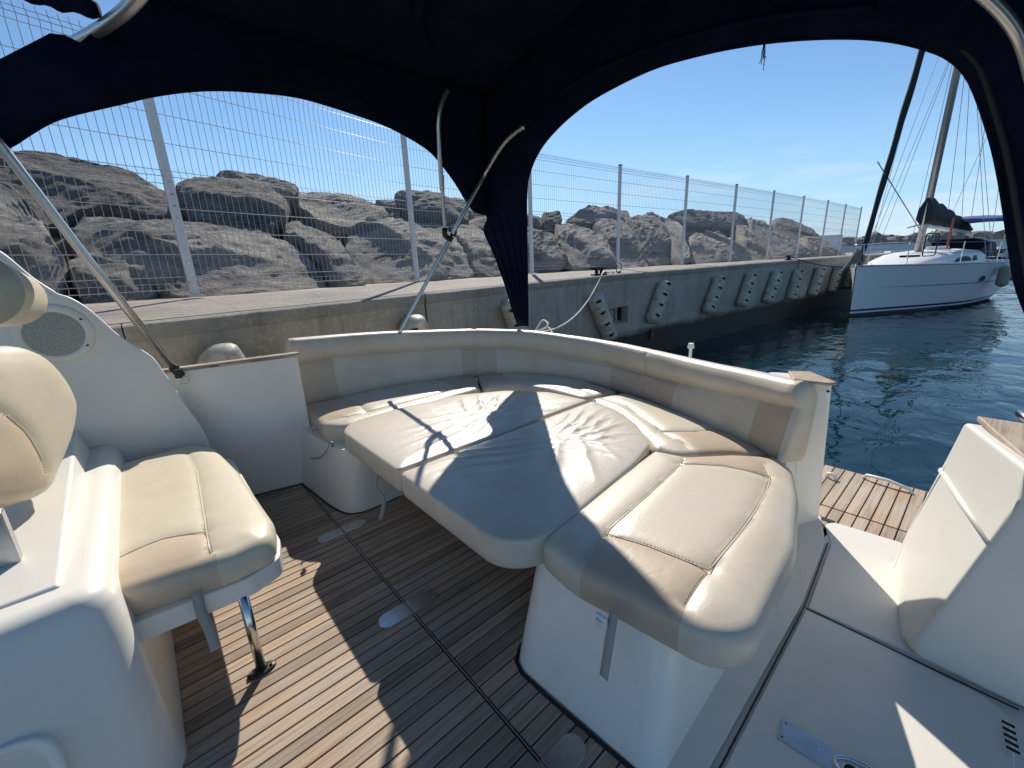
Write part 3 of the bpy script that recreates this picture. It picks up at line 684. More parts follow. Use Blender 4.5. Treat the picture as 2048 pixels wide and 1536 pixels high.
def mound():
    vs = []; fs = []; prof = [(-.05, 1.0), (.6, 1.0), (1.4, 1.45), (2.4, 2.1), (3.2, 2.55), (4.8, 2.0), (7, -1)]; pts = []
    m = len(FENCE)-2
    for i in range(m):
        a = Vector(FENCE[i]); b = Vector(FENCE[i+1]); t = (b-a).normalized(); n = Vector((-t.y, t.x))
        for k in range(4):
            p = a.lerp(b, k/4)
            for (d, z) in prof:
                q = p+n*(d+.9); tp = min(1, max(0, (m-i-k/4)/2.2)); vs.append((q.x, q.y, (z-1)*tp+1-.25+.25*noise.noise(Vector((q.x, q.y, z))*1.3)))
    w = len(prof)
    for j in range(4*m-1):
        for k in range(w-1): a = j*w+k; fs.append((a, a+w, a+w+1, a+1))
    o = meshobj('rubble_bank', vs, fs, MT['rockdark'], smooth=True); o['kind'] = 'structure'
mound()

# ---------------------------------------------------------------- quay fenders, cleats, mooring rope
FEND = [((7.55, 4.28, 1.004), (7.127, 4.301, 0.264)), ((9.668, 4.174, 1.0), (9.196, 4.198, 0.228)), ((11.217, 4.096, 1.0), (10.794, 4.118, 0.237)), ((12.779, 4.018, 1.0), (12.271, 4.044, 0.196)),
        ((14.246, 3.945, .986), (13.888, 3.963, .145)), ((16.049, 3.854, .967), (15.584, 3.878, .132)), ((17.78, 3.768, .958), (17.445, 3.784, .111)), ((19.4, 3.68, .95), (19.085, 3.70, .13)),
        ((5.50, 4.39, .90), (5.95, 4.36, .12)), ((3.60, 4.28, .985), (3.98, 4.37, .16)), ((1.98, 3.92, .96), (2.36, 4.0, .12)), ((.30, 3.515, .965), (.70, 3.61, .12)), ((-1.4, 3.09, .965), (-1.0, 3.19, .12))]
FL = ['first slanted fender right of the square niche', 'second slanted fender right of the square niche', 'third slanted fender right of the square niche', 'fourth slanted fender right of the square niche',
      'fender behind the hanging line of the far cleat', 'fender just right of the far cleat', 'fender left of the sailboat bow', 'fender half hidden behind the sailboat bow',
      'green-grey fender left of the niche, crossed by the white rope', 'fender beside the dark canvas column', 'fender behind the foot of the slanting tube', 'fender at the left, above the teak rail', 'fender on the wall left of the speaker panel']
for (a, b), lb in zip(FEND, FL):
    a = Vector(a); b = Vector(b); ax = (b-a); Ln = ax.length; ax.normalize(); root = empty('quay_fender', a, lb, 'fender', 'fenders hung along the quay wall')
    out = Vector((0.05, -1, 0)).normalized(); out = (out-ax*out.dot(ax)).normalized(); c0 = a+out*0.13; n = 40; rr = []; pp = []
    for i in range(n+1):
        t = i/n; e = min(t, 1-t)*Ln; r = 0.135*min(1, math.sqrt(max(e, 0.004)/0.06)) if e < 0.06 else 0.135
        seg = abs(((t*4) % 1)-.5)*2; r *= 1-0.10*max(0, (seg-.86)/.14)
        rr.append(r); pp.append(c0+ax*(t*Ln))
    mb = MB(); mb.tube(pp, rr, 20); body = mb.build('body', MT['fender'], root, autos=50)
    side = ax.cross(out)
    for k in range(4):
        c = c0+ax*(Ln*(0.10+0.245*k)); mb = MB(); q = []
        dirn = (out*0.85+Vector((-1, 0, 0))*0.65); dirn = (dirn-ax*dirn.dot(ax)).normalized()
        s1 = dirn.cross(ax).normalized()
        def onc(lat, h, rr_=.1385): f_ = lat/.135; return c+(dirn*math.cos(f_)+s1*math.sin(f_))*rr_+ax*h
        ring = [onc(.055*math.cos(2*math.pi*j/16), .030*math.sin(2*math.pi*j/16)) for j in range(16)]; rin = [onc(.028*math.cos(2*math.pi*j/16), .015*math.sin(2*math.pi*j/16)) for j in range(16)]
        mb.add(ring+rin+[onc(0, 0)], [(j, (j+1) % 16, 16+(j+1) % 16, 16+j) for j in range(16)]+[(16+j, 16+(j+1) % 16, 32) for j in range(16)]); mb.build('slot', MT['dark'], root)
        mb = MB(); mb.tube(ring+[ring[0]], 0.006, 5, cap=False); mb.build('slot_rim', MT['fender'], root)
def cleat(x, label, chain=True):
    p = EP(x)+Vector((0, .22, 0)); root = empty('mooring_cleat', p, label, 'cleat')
    mb = MB(); mb.box(p+Vector((0, 0, .012)), (.30, .13, .024)); mb.build('base', MT['iron'], root, bevel=.005)
    mb = MB()
    for s in (-.07, .07): mb.tube([p+Vector((s, 0, .02)), p+Vector((s*.9, 0, .10))], [.032, .026], 10)
    mb.tube([p+Vector((-.21, 0, .12)), p+Vector((-.10, 0, .11)), p+Vector((.10, 0, .11)), p+Vector((.21, 0, .12))], [.022, .034, .034, .022], 10)
    mb.build('horns', MT['iron'], root, smooth=True)
    if chain:
        mb = MB(); q = p+Vector((.2, .02, .015))
        for k in range(10):
            c = q+Vector((k*.055, .06*math.sin(k*.8), .012+.004*(k % 2))); tq = [c+Vector((.032*math.cos(t*math.pi/4), (.016*math.sin(t*math.pi/4) if k % 2 else .006*math.sin(t*math.pi/4)), (0 if k % 2 else .014*math.sin(t*math.pi/4)))) for t in range(9)]
            mb.tube(tq, .006, 5)
        mb.build('chain', MT['iron'], root, smooth=True)
        mb = MB(); mb.tube([p+Vector((.75+.09*math.cos(t/10*6.28), .12, .10+.09*math.sin(t/10*6.28))) for t in range(11)], .008, 6); mb.build('ring', MT['iron'], root)
    return p
pc = cleat(6.05, 'black iron cleat with chain on the quay, white rope tied round it'); pc2 = cleat(14.4, 'farther black cleat on the quay edge near the sailboat bow', False)
def rope(name, a, b, sag, r, mat, label, n=24, cat='rope'):
    a = Vector(a); b = Vector(b); mb = MB(); pts = []
    for i in range(n+1): t = i/n; p = a.lerp(b, t); p.z -= sag*4*t*(1-t); pts.append(p)
    mb.tube(pts, r, 6); o = mb.build(name, MT[mat], None, smooth=True); tag(o, label, cat); return o
e0 = UZ(1065, 650, .80)
rope('mooring_rope', pc+Vector((-.04, -.12, .06)), (2.95, 3.02, .74), .26, .012, 'rope', 'white mooring rope hanging from the near quay cleat to the motorboat')
mb = MB(); mb.tube(smoothpts([(2.95, 3.02, .74), (3.0, 2.95, .86), (2.92, 2.8, .83), (2.85, 2.9, .76), (2.9, 3.0, .74), (2.97, 2.85, .80), (2.9, 2.72, .75)], 6), .010, 6); tag(mb.build('rope_loop', MT['rope'], None, smooth=True), 'coiled end of the white rope beside the canvas column foot', 'rope')
rope('hanging_line', pc2+Vector((0, -.26, .02)), pc2+Vector((-.02, -.30, -1.15)), 0, .011, 'iron', 'dark line hanging straight down the wall from the far cleat')
rope('bow_line', pc2+Vector((.05, -.05, .08)), (15.5, 2.62, 1.0), .12, .012, 'iron', 'dark line from the far cleat to the sailboat bow')

# ================================================================ MOTORBOAT
boat = empty('motorboat', (1.0, 1.5, 0), 'white motorboat cockpit with teak floor, moulded seats and swim platform', 'motorboat')
# floor: black bed and teak planks
floor_bed = meshobj('cockpit_floor', [(-.60, .36, -.006), (2.6, .36, -.006), (2.6, 3.02, -.006), (-.60, 3.02, -.006), (-.60, .36, -.05), (2.6, .36, -.05), (2.6, 3.02, -.05), (-.60, 3.02, -.05)], [(0, 1, 2, 3), (4, 7, 6, 5), (0, 4, 5, 1), (1, 5, 6, 2), (2, 6, 7, 3), (3, 7, 4, 0)], MT['caulk'], boat)
def plank_mesh(L_, w, h=.008):
    me = bpy.data.meshes.new('plank'); a, b = L_/2, w/2; c = .0012
    v = [(-a, -b, -h), (a, -b, -h), (a, b, -h), (-a, b, -h), (-a, -b, -c), (a, -b, -c), (a, b, -c), (-a, b, -c), (-a+c, -b+c, 0), (a-c, -b+c, 0), (a-c, b-c, 0), (-a+c, b-c, 0)]
    f = [(8, 9, 10, 11)]+[(i+s, (i+1) % 4+s, (i+1) % 4+s+4, i+s+4) for s in (0, 4) for i in range(4)]
    me.from_pydata(v, [], f); me.materials.append(MT['teak']); return me
pitch = .0515; rows = 50; mA = plank_mesh(.601-(-.52), pitch-.0055); mB_ = plank_mesh(2.55-.616, pitch-.0055)
for i in range(rows+1):
    y = .405+pitch*i
    if y > 2.99: break
    for me, x0, x1 in ((mA, -.52, .601), (mB_, .616, 2.55)):
        o = bpy.data.objects.new('plank', me); o.location = ((x0+x1)/2, y, 0); link(o, floor_bed)
mb = MB(); mb.box((.608, 1.69, -.001), (.003, 2.6, .004)); mb.build('seam_strip', MT['alu'], floor_bed)
def half_oval(cx, cy, s, Ln=.13, w=.042):
    pts = [(cx, cy-w)]+[(cx+s*(Ln-w)+s*w*math.sin(a), cy-w*math.cos(a)) for a in [math.pi*k/12 for k in range(13)]]+[(cx, cy+w)]
    return pts
for cy in (2.20, 1.435, .60):
    for s, x in ((-1, .604), (1, .612)):
        mb = MB(); mb.prism(half_oval(x, cy, s), -.004, .0045); mb.build('inlaid_plate', MT['plate'], floor_bed, bevel=.0016)
# port side panel and rail
pA = UZ(521, 987, 0); pB = UZ(611.6, 964.5, 0); pd = (pB-pA).normalized()
SY = lambda x: pA.y+(pB.y-pA.y)*(x-pA.x)/(pB.x-pA.x)
def side_panel():
    mb = MB(); th = .02
    x0, x1 = -.45, .72; zt0, zt1 = .875, .885
    vs = [(x0, SY(x0), 0), (x1, SY(x1), 0), (x1, SY(x1), zt1), (x0, SY(x0), zt0)]; vs += [(a, b+th, c) for a, b, c in vs]
    mb.add(vs, [(0, 1, 2, 3), (4, 7, 6, 5), (0, 4, 5, 1), (1, 5, 6, 2), (2, 6, 7, 3), (3, 7, 4, 0)]); mb.build('side_panel', MT['grp'], boat, bevel=.004)
    mb = MB(); x1 = .735
    vs = [(x0, SY(x0)-.012, .882), (x1, SY(x1)-.012, .895), (x1, SY(x1)+.055, .895), (x0, SY(x0)+.055, .882)]; vs += [(a, b, c+.014) for a, b, c in vs]
    mb.add(vs, [(0, 3, 2, 1), (4, 5, 6, 7), (0, 1, 5, 4), (1, 2, 6, 5), (2, 3, 7, 6), (3, 0, 4, 7)]); mb.build('teak_rail', MT['teak_y'], boat, bevel=.007)
side_panel()
# outer hull shell and side deck behind the coaming
deck = [(-2.6, 2.2), (-1.6, 2.75), (-.5, 3.10), (.6, 3.20), (1.6, 3.26), (2.5, 3.2), (2.85, 2.95), (2.72, .55), (2.62, -.1), (2.65, -1.0), (1.0, -1.35), (-1, -1.3), (-2.6, -.9)]
mb = MB(); ins = [(x*0.97, 1.0+(y-1.0)*.93) for x, y in deck]; mb.loft([[Vector((x*.95, 1+(y-1)*.86, -.75)) for x, y in deck], [Vector((*p, -.2)) for p in ins], [Vector((*p, .50 if p[1] > 1.2 else -.14)) for p in deck], [Vector((*p, .58 if p[1] > 1.2 else -.12)) for p in deck]], cap=(True, False))
mb.build('hull', MT['grp'], boat, autos=40)
# settee pedestals
PL_ = [(.613, 2.985), (.64, 2.72), (.672, 2.47), (.70, 2.40), (.745, 2.365), (.80, 2.37), (2.10, 2.37), (2.10, 3.02), (.62, 3.02)]
PL_b = smoothpts([(.608, 3.0, 0), (.63, 2.78, 0), (.652, 2.55, 0), (.69, 2.38, 0), (.76, 2.315, 0), (.87, 2.305, 0), (1.02, 2.315, 0)], 6)
def pedestal(name, base_pts, z1, shrink=0.0, lean=(.05, .05)):
    n = len(base_pts); cx = sum(p[0] for p in base_pts)/n; cy = sum(p[1] for p in base_pts)/n
    def ring(z, s): return [Vector((p[0]+lean[0]*z/.39*min(1, max(0, (1.7-p[0])/.8)), p[1]+lean[1]*z/.39*min(1, max(0, (cy-p[1])/.2)), z)) for p in base_pts]
    mb = MB(); mb.loft([ring(-.02, 0), ring(.03, 0), ring(z1-.05, -shrink*.8), ring(z1-.03, -shrink), ring(z1, -shrink+.004)], cap=(True, True)); return mb.build(name, MT['grp'], boat, autos=35)
pl = [(p.x, p.y) for p in PL_b]+[(2.0, 2.36), (2.03, 1.3), (2.06, 1.05), (2.5, 1.05), (2.62, 2.0), (2.5, 2.9), (2.2, 3.08), (1.5, 3.12), (.95, 3.12), (.62, 3.05)]
pedestal('port_pedestal', resample(pl, .05), .395, 0.0)
prr = rpoly([(.765, .955), (.80, .38), (1.98, .42), (2.04, .56), (2.05, 1.1), (1.1, 1.0)], [.10, .07, .12, .1, .05, .05], 8)
ped = pedestal('aft_pedestal', resample(prr, .04), .385, lean=(.115, .03))
# black caulk line round the pedestal feet
def ribbon(pts, w, z, name, mat, parent):
    mb = MB(); P = [Vector((p[0], p[1])) for p in pts]; vs = []
    for i, p in enumerate(P):
        t = (P[min(i+1, len(P)-1)]-P[max(i-1, 0)]).normalized(); nn = Vector((-t.y, t.x))
        for s in (-1, 1): vs += [(*(p+nn*s*w/2), z-.004), (*(p+nn*s*w/2), z)]
    fs = []
    for i in range(len(P)-1): k = 4*i; fs += [(k+1, k+3, k+7, k+5), (k, k+4, k+5, k+1), (k+2, k+3, k+7, k+6)]
    mb.add(vs, fs); return mb.build(name, mat, parent)
ribbon([(p[0]-.006, p[1]-.006) for p in PL_b], .014, .0025, 'caulk_border', MT['caulk'], boat)
ribbon([(1.5, 1.02), (1.1, 1.0), (.93, .985), (.83, .965), (.775, .93), (.757, .88), (.762, .75), (.776, .55), (.79, .40), (.80, .375)], .014, .0025, 'caulk_border', MT['caulk'], boat)
ribbon([(-.5, SY(-.5)-.012), (.615, SY(.615)-.012)], .012, .0025, 'caulk_border', MT['caulk'], boat)
ribbon([(.82, .372), (.5, .372), (-.5, .372)], .012, .0025, 'caulk_border', MT['caulk'], boat)
# starboard walkway, hatches
wk = MB(); wk.box((1.0, -.46, -.035), (3.0, 1.65, .05)); wk.build('walkway', MT['grp_deck'], boat, bevel=.004)
wk = MB(); wk.prism([(2.1, .35), (2.56, .47), (2.60, .30), (2.62, -.2), (2.4, -.5), (1.9, -.5), (1.9, .2)], -.05, -.006); wk.build('threshold', MT['grp_deck'], boat, bevel=.012)
def hatch(pts, rad, name='deck_hatch', z=.006):
    mb = MB(); mb.prism(rpoly(pts, rad), -.02, z); return mb.build(name, MT['grp_deck'], boat, bevel=.006)
hatch([(.35, .262), (1.785, .285), (1.785, -.26), (1.0, -.30), (.35, -.30)], [.01, .01, .08, .01, .01])
ribbon([(.35, .279), (1.0, .281), (1.80, .294), (2.345, .336)], .0055, .0045, 'hatch_gap', MT['caulk'], boat)
ribbon([(1.796, .29), (1.797, -.20), (1.80, -.28)], .0035, .0045, 'hatch_gap', MT['caulk'], boat)
hatch([(.70, .300), (1.815, .305), (2.34, .345), (2.58, .42), (2.64, .56), (2.40, .75), (1.9, .60), (.84, .44), (.80, .375), (.70, .372)], [.005, .01, .05, .03, .01, .01, .01, .01, .01, .005], 'side_moulding', .004)
hatch([(1.805, .283), (2.35, .325), (2.57, .408), (2.60, .10), (2.50, -.2), (1.84, -.25)], [.01, .03, .06, .1, .1, .02], z=.001)
# latch plate
def latch():
    a = [UZ(*q, .008) for q in [(1565, 1436), (1551, 1474), (1640, 1536), (1690, 1520)]]
    u = (UZ(1660, 1492, .008)-UZ(1566, 1436, .008)); u.z = 0; u.normalize(); c = UZ(1612, 1490, .008)
    d1 = UZ(1551, 1474, .008)-UZ(1565, 1436, .008); w = d1.length; v = Vector((-u.y, u.x, 0)); v = v if v.dot(d1) < 0 else -v
    o = UZ(1565, 1436, .008); mb = MB(); Ln = .22
    ring = []
    for k in range(13): an = math.pi/2-math.pi*k/12; ring.append(o+u*(Ln+.5*w*math.cos(an))-v*(w/2)+v*(w/2)*math.sin(an))
    poly = [o]+ring+[o-v*w]
    mb.loft([[Vector((p.x, p.y, .004)) for p in poly], [Vector((p.x, p.y, .0095)) for p in poly]]); pl_ = mb.build('latch_plate', MT['plate'], boat, bevel=.001)
    cc = o+u*(Ln)-v*(w/2); mb = MB(); mb.tube([cc+u*.085*math.cos(t)+v*.040*math.sin(t)+Vector((0, 0, .004)) for t in [6.2832*k/28 for k in range(29)]], .005, 8, cap=False); mb.build('latch_bezel', MT['steel'], pl_, smooth=True)
    mb = MB()
    for (s, q, r1) in ((-.045, 0, .018), (.03, 0, .026)): mb.add([cc+u*(s+r1*math.cos(t))+v*r1*math.sin(t)+Vector((0, 0, .0025)) for t in [6.2832*k/16 for k in range(16)]], [tuple(range(16))])
    mb.add([cc+u*-.045+v*.008+Vector((0, 0, .0022)), cc+u*.03+v*.008+Vector((0, 0, .0022)), cc+u*.03-v*.008+Vector((0, 0, .0022)), cc+u*-.045-v*.008+Vector((0, 0, .0022))], [(0, 1, 2, 3)])
    mb.build('latch_hole', MT['dark'], pl_)
    mb = MB(); mb.tube([cc+u*.012+Vector((0, 0, .002)), cc+u*.012+Vector((0, 0, .010))], .014, 14); mb.build('latch_button', MT['steel'], pl_, bevel=.001)
    mb = MB()
    for q in (o+u*.012-v*.012, o+u*.012-v*(w-.012)): mb.tube([q, q+Vector((0, 0, .0022))], .0032, 8)
    mb.build('screw', MT['screw'], pl_)
latch()
# transom pillar at the aft end of the settee and its teak cap
def pillar():
    A = [(2.385, .50), (2.565, .415), (2.66, .62), (2.45, .78)]; B = [(2.175, .525), (2.195, .393), (2.33, .52), (2.25, .72)]
    rA = rpoly(A, [.03, .03, .05, .05], 6); rB = rpoly(B, [.02, .012, .03, .03], 6); lv = []
    for t, z in ((0, -.02), (.25, .2), (.5, .42), (.75, .64), (.97, .815), (1, .845)): lv.append([Vector((*a.lerp(b, t), z)) for a, b in zip(rA, rB)])
    mb = MB(); mb.loft(lv); mb.build('transom_pillar', MT['grp'], boat, autos=35)
    mb = MB(); lv = []
    for t, z in ((0, -.02), (.5, .40), (1, .79)): lv.append([Vector((x, y, z)) for x, y in ((2.31-.11*t, .545), (2.36-.12*t, .505), (2.45-.12*t, .60), (2.38-.10*t, .64))])
    mb.loft(lv); mb.build('end_board', MT['grp'], boat, bevel=.006)
    mb = MB(); mb.prism([(2.14, .535), (2.162, .402), (2.20, .385), (2.34, .52), (2.29, .60)], .846, .860); mb.build('teak_capping', MT['teak_y'], boat, bevel=.007)
    mb = MB(); inner = [(2.34, .8), (2.46, 1.1), (2.60, 1.5), (2.70, 2.0), (2.64, 2.5), (2.46, 2.90), (2.18, 3.08), (1.4, 3.20), (.72, 3.22)]; outr = [(.72, 3.26), (1.4, 3.27), (2.24, 3.2), (2.56, 2.99), (2.76, 2.55), (2.82, 2.0), (2.74, 1.4), (2.62, 1.0), (2.46, .8)]
    mb.prism(inner+outr, -.1, .66); mb.build('coaming', MT['grp'], boat, bevel=.006)
pillar()
mb = MB(); p = UX(1657, 783, 2.178); mb.tube([p+Vector((.006, .006, 0)), p+Vector((-.001, -.002, 0))], .0045, 10); mb.build('drain_hole', MT['dark'], boat)
# white cap peeping over the backrest
mb = MB(); c = UX(1382, 692, 2.68); mb.tube([c+Vector((0, 0, -.14)), c+Vector((0, 0, -.02)), c+Vector((0, 0, -.012)), c+Vector((0, 0, .018))], [.010, .010, .022, .017], 12); mb.build('stern_light', MT['deckwhite'], boat)
# swim platform
PZ = -.05
sp = MB(); sp.prism([(2.6, .95), (3.46, .9), (3.46, -.6), (2.6, -.6)], PZ-.10, PZ-.009); platform = sp.build('swim_platform', MT['caulk'], boat, bevel=.004)
pm = plank_mesh(.60, .052); pm2 = plank_mesh(.205, .052)
pm.materials[0] = MT['teak_light']; pm2.materials[0] = MT['teak_light']
for i in range(25):
    y = -.55+i*.0585
    for me, xc in ((pm, 3.13), (pm2, 2.715)):
        o = bpy.data.objects.new('plank', me); o.location = (xc, y, PZ); link(o, platform)
mb = MB(); mb.box((2.50, .1, -.09), (.24, 1.5, .10)); mb.build('transom_step', MT['grp'], boat, bevel=.02)
for (q1, q2) in (((1655, 946), (1673, 955)), ((1727, 948), (1827, 981))):
    a = UZ(*q1, PZ+.03); b = UZ(*q2, PZ+.02); mb = MB(); d = b-a
    mb.tube([a+Vector((0, 0, -.03)), a+d*.08+Vector((0, 0, .0)), a+d*.5+Vector((0, 0, .012)), a+d*.92, b+Vector((0, 0, -.03))], .011, 8); mb.build('platform_grab_rail', MT['deckwhite'], platform, smooth=True)
# starboard transom locker with sloping faces and teak top
def locker():
    P = {}
    P['f0'] = Vector((1.82, -.038, .0)); P['f1'] = Vector((1.815, -.235, .0))
    P['k'] = UX(1831, 1284, 1.815); P['r'] = UX(1977, 1090, 1.85); P['s'] = UX(2050, 1008, 1.86)
    P['a'] = UX(1880, 940, 2.40); P['b'] = UX(1814, 1062, 2.42); P['c'] = UX(1774, 1152, 2.38)
    P['t'] = UX(1928, 843, 2.34); P['t2'] = UX(2052, 938, 1.87); P['c0'] = Vector((2.34, .075, -.02)); P['m'] = UX(1798, 1268, 1.9)
    back = -.95
    ext = lambda p, y=back: Vector((p.x, y, p.z))
    q = P; mb = MB()
    V = [q['f0'], q['f1'], q['k'], q['r'], q['s'], q['t2'], q['t'], q['a'], q['b'], q['c'], q['m'], ext(q['f1']), ext(q['t2']), ext(q['t']), Vector((2.34, back, 0)), q['c0']]
    i = {n: k for k, n in enumerate(['f0', 'f1', 'k', 'r', 's', 't2', 't', 'a', 'b', 'c', 'm', 'F1', 'T2', 'T', 'B', 'c0'])}
    F = [('f0', 'f1', 'F1', 'T2', 't2', 's', 'r', 'k'), ('k', 'r', 'a', 'b', 'c', 'm'), ('r', 's', 't2', 't', 'a'), ('t2', 'T2', 'T', 't'), ('f0', 'k', 'm'), ('f0', 'm', 'c', 'c0'), ('c0', 'c', 'b', 'a', 't', 'T', 'B'), ('f0', 'c0', 'B', 'F1', 'f1'), ('F1', 'B', 'T', 'T2')]
    mb.add(V, [tuple(i[x] for x in f) for f in F]); mb.build('transom_locker', MT['grp_console'], boat, bevel=.016)
    mb = MB(); mb.tube([q['a']+Vector((0, -.006, 0)), q['a'].lerp(q['r'], .5)+Vector((0, -.004, 0)), q['r']+Vector((.012, -.006, 0))], .013, 10); mb.build('moulded_ridge', MT['grp_console'], boat, smooth=True)
    # teak top
    t = q['t']; t2 = q['t2']; z = .012
    e1 = UX(1942, 842, 2.31); e2 = UX(2055, 955, 1.88)
    pts = [Vector((2.33, e1.y-.012, e1.z+.004)), Vector((1.885, e2.y-.02, e2.z+.012)), Vector((1.885, -.95, e2.z+.012)), Vector((2.33, -.95, e1.z+.004))]
    mb = MB(); mb.loft([[p+Vector((0, 0, -.006)) for p in pts], [p+Vector((0, 0, .016)) for p in pts]]); mb.build('teak_top', MT['teak_light'], boat, bevel=.006)
    mb = MB(); c = UX(2040, 838, 2.28); mb.tube([c+Vector((.08, -.03, -.01)), c+Vector((0, 0, .02)), c+Vector((-.09, -.04, .0))], [.012, .016, .01], 8); mb.build('deck_cleat', MT['steel'], boat, smooth=True)
locker()
mb = MB()
for k in range(5): 
    c = UZ(2016+k*2.5, 1448+k*13, .02); mb.box(c, (.007, .026, .004))
mb.build('vent_slots', MT['dark'], boat)
wk = MB(); wk.box((1.2, -.33, .20), (2.6, .05, .42)); 
# table board under the pads
mb = MB(); mb.prism(rpoly([(.79, 2.38), (.79, .95), (1.0, .93), (1.75, 1.05), (2.05, 1.45), (2.05, 2.1), (1.7, 2.38)], .08), .372, .392); mb.build('table_board', MT['grp'], boat, bevel=.004)
mb = MB(); mb.tube([(1.35, 1.7, 0), (1.35, 1.7, .372)], .04, 16); mb.build('table_leg', MT['steel'], boat, smooth=True)

# ---------------------------------------------------------------- cushions
def pxs(l, z): return [tuple(UZ(*q, z).xy) for q in l]
GS = 'cream vinyl settee cushions'
# port seat pad
oL = rpoly([(.745, 3.14), (.705, 2.62), (.80, 2.47), (1.85, 2.50), (2.07, 2.86), (2.0, 3.0), (1.4, 3.14)], [.02, .10, .12, .03, .03, .05, .1])
sL = [[(.72, 2.68), (.86, 2.62), (1.2, 2.615), (1.6, 2.62), (1.93, 2.64)], [(1.0, 2.62), (1.03, 2.85), (1.0, 3.14)], [(1.72, 2.62), (1.76, 2.8), (1.74, 3.1)]]
cushion('seat_cushion', oL, .39, .505, .04, .022, sL, [[(.6, 2.63), (1.0, 2.625), (1.03, 2.85), (1.0, 3.2), (.6, 3.2)], [(1.72, 2.625), (1.76, 2.8), (1.74, 3.2), (2.2, 3.2), (2.2, 2.63)]], label='narrow port seat pad under the longest backrest, left of the table pads', group=GS)
oM = rpoly([(1.87, 2.49), (2.10, 2.42), (2.18, 2.1), (2.18, 1.75), (2.46, 1.66), (2.56, 2.1), (2.50, 2.45), (2.30, 2.75), (2.09, 2.86)], [.02, .15, .1, .03, .03, .1, .2, .1, .03])
sM = [[(1.93, 2.62), (2.15, 2.55), (2.29, 2.3), (2.32, 2.0), (2.30, 1.70)], [(2.13, 2.56), (2.22, 2.68), (2.30, 2.8)], [(2.31, 1.95), (2.58, 1.95)]]
cushion('seat_cushion', oM, .39, .505, .04, .022, sM, [[(1.93, 2.62), (2.15, 2.55), (2.22, 2.68), (2.32, 2.85), (1.9, 3.0)], [(2.31, 1.95), (2.7, 1.95), (2.6, 1.6), (2.30, 1.6)]], label='curved corner seat pad behind the far table pad', group=GS)
oR = rpoly([(2.17, 1.72), (2.08, 1.40), (1.82, 1.04), (1.76, .995), (1.80, .86), (1.98, .72), (2.075, .545), (2.20, .74), (2.30, 1.0), (2.43, 1.4), (2.47, 1.64)], [.03, .2, .05, .03, .1, .1, .02, .1, .1, .1, .03])
sR = [[(2.26, 1.68), (2.22, 1.45), (2.0, 1.1), (1.87, .83)], [(1.98, 1.07), (2.10, .93), (2.24, .86)]]
cushion('seat_cushion', oR, .39, .505, .04, .02, sR, [[(1.98, 1.07), (2.10, .93), (2.28, .84), (2.1, .50), (1.86, .82)]], label='wedge seat pad below the aft end of the backrest, with a tan band', group=GS)
oQ = rpoly([(1.765, .985), (1.40, .955), (1.0, .915), (.868, .90), (.842, .72), (.868, .53), (.905, .24), (1.4, .275), (1.75, .362), (2.0, .452), (2.09, .535), (1.97, .70), (1.80, .845)], [.03, .2, .1, .09, .1, .1, .13, .2, .2, .1, .02, .05, .1])
sQ = [[(.862, .70), (1.02, .735), (1.35, .765), (1.62, .795), (1.765, .83), (1.80, .845)], [(.905, .40), (1.10, .415), (1.45, .43), (1.78, .475), (1.93, .545)], [(1.03, .735), (1.07, .60), (1.10, .415)], [(1.69, .81), (1.79, .66), (1.83, .49)]]
cushion('seat_cushion', oQ, .385, .505, .042, .016, sQ, [[(.7, .70), (.862, .70), (1.03, .735), (1.07, .60), (1.10, .415), (.905, .40), (.7, .38)], [(1.69, .81), (1.79, .66), (1.83, .49), (1.94, .545), (2.15, .52), (1.97, .73), (1.80, .86), (1.76, .83)]],
        puff=.018, label='large seat pad nearest the walkway with tan front panel', group=GS)
# table pads
def wrk(cx, cy, A, cor):
    def f(x, y):
        dx, dy = x-cx, y-cy; r = math.hypot(dx, dy); v = 0
        wob = noise.noise(Vector((x*2.3, y*2.3, cx*3)))*.9+noise.noise(Vector((x*6, y*6, cx)))*.25
        for (qx, qy, fr) in cor:   # folds run from the middle towards the pulled corners
            ex, ey = qx-cx, qy-cy; ln = math.hypot(ex, ey); ex /= ln; ey /= ln; al = dx*ex+dy*ey; ac = -dx*ey+dy*ex
            w = math.exp(-((al-ln*.42)/(ln*.34))**2)*math.exp(-(ac/.16)**2)
            ph = ac*fr*(1.25-.5*al/ln)+wob*3.0; v += w*(1-abs(math.sin(ph)))**2.2*1.3
        v += .25*math.exp(-(r/.3)**2)*noise.noise(Vector((x*11, y*11, 5)))
        return A*v
    return f
oT1 = rpoly([(.745, 1.685), (.745, 2.50), (1.25, 2.515), (1.62, 2.45), (1.92, 2.28), (2.10, 2.0), (2.135, 1.685)], [.03, .20, .3, .3, .2, .2, .03], 12)
oT2 = rpoly([(.740, 1.655), (.738, .862), (1.10, .893), (1.55, .955), (1.78, 1.015), (1.98, 1.22), (2.11, 1.45), (2.14, 1.655)], [.03, .23, .2, .2, .12, .2, .2, .03], 12)
GT = 'cream table pads'
cushion('table_cushion', oT1, .392, .515, .016, .0125, [], [], puff=.010, mat='cream_soft', rim=True, wr=wrk(1.50, 1.95, .0075, [(.80, 1.70, 34), (2.08, 1.72, 40), (1.65, 2.42, 30), (1.95, 2.2, 38), (.9, 2.1, 26)]), label='quayside half of the table pad, with creased cream vinyl', group=GT)
cushion('table_cushion', oT2, .392, .515, .016, .0125, [], [], puff=.010, mat='cream_soft', rim=True, wr=wrk(1.50, 1.35, .0085, [(.80, 1.62, 34), (2.1, 1.62, 40), (1.75, 1.03, 30), (2.05, 1.3, 36), (1.2, .93, 24)]), label='near half of the table pad, with rounded corner overhanging the floor', group=GT)
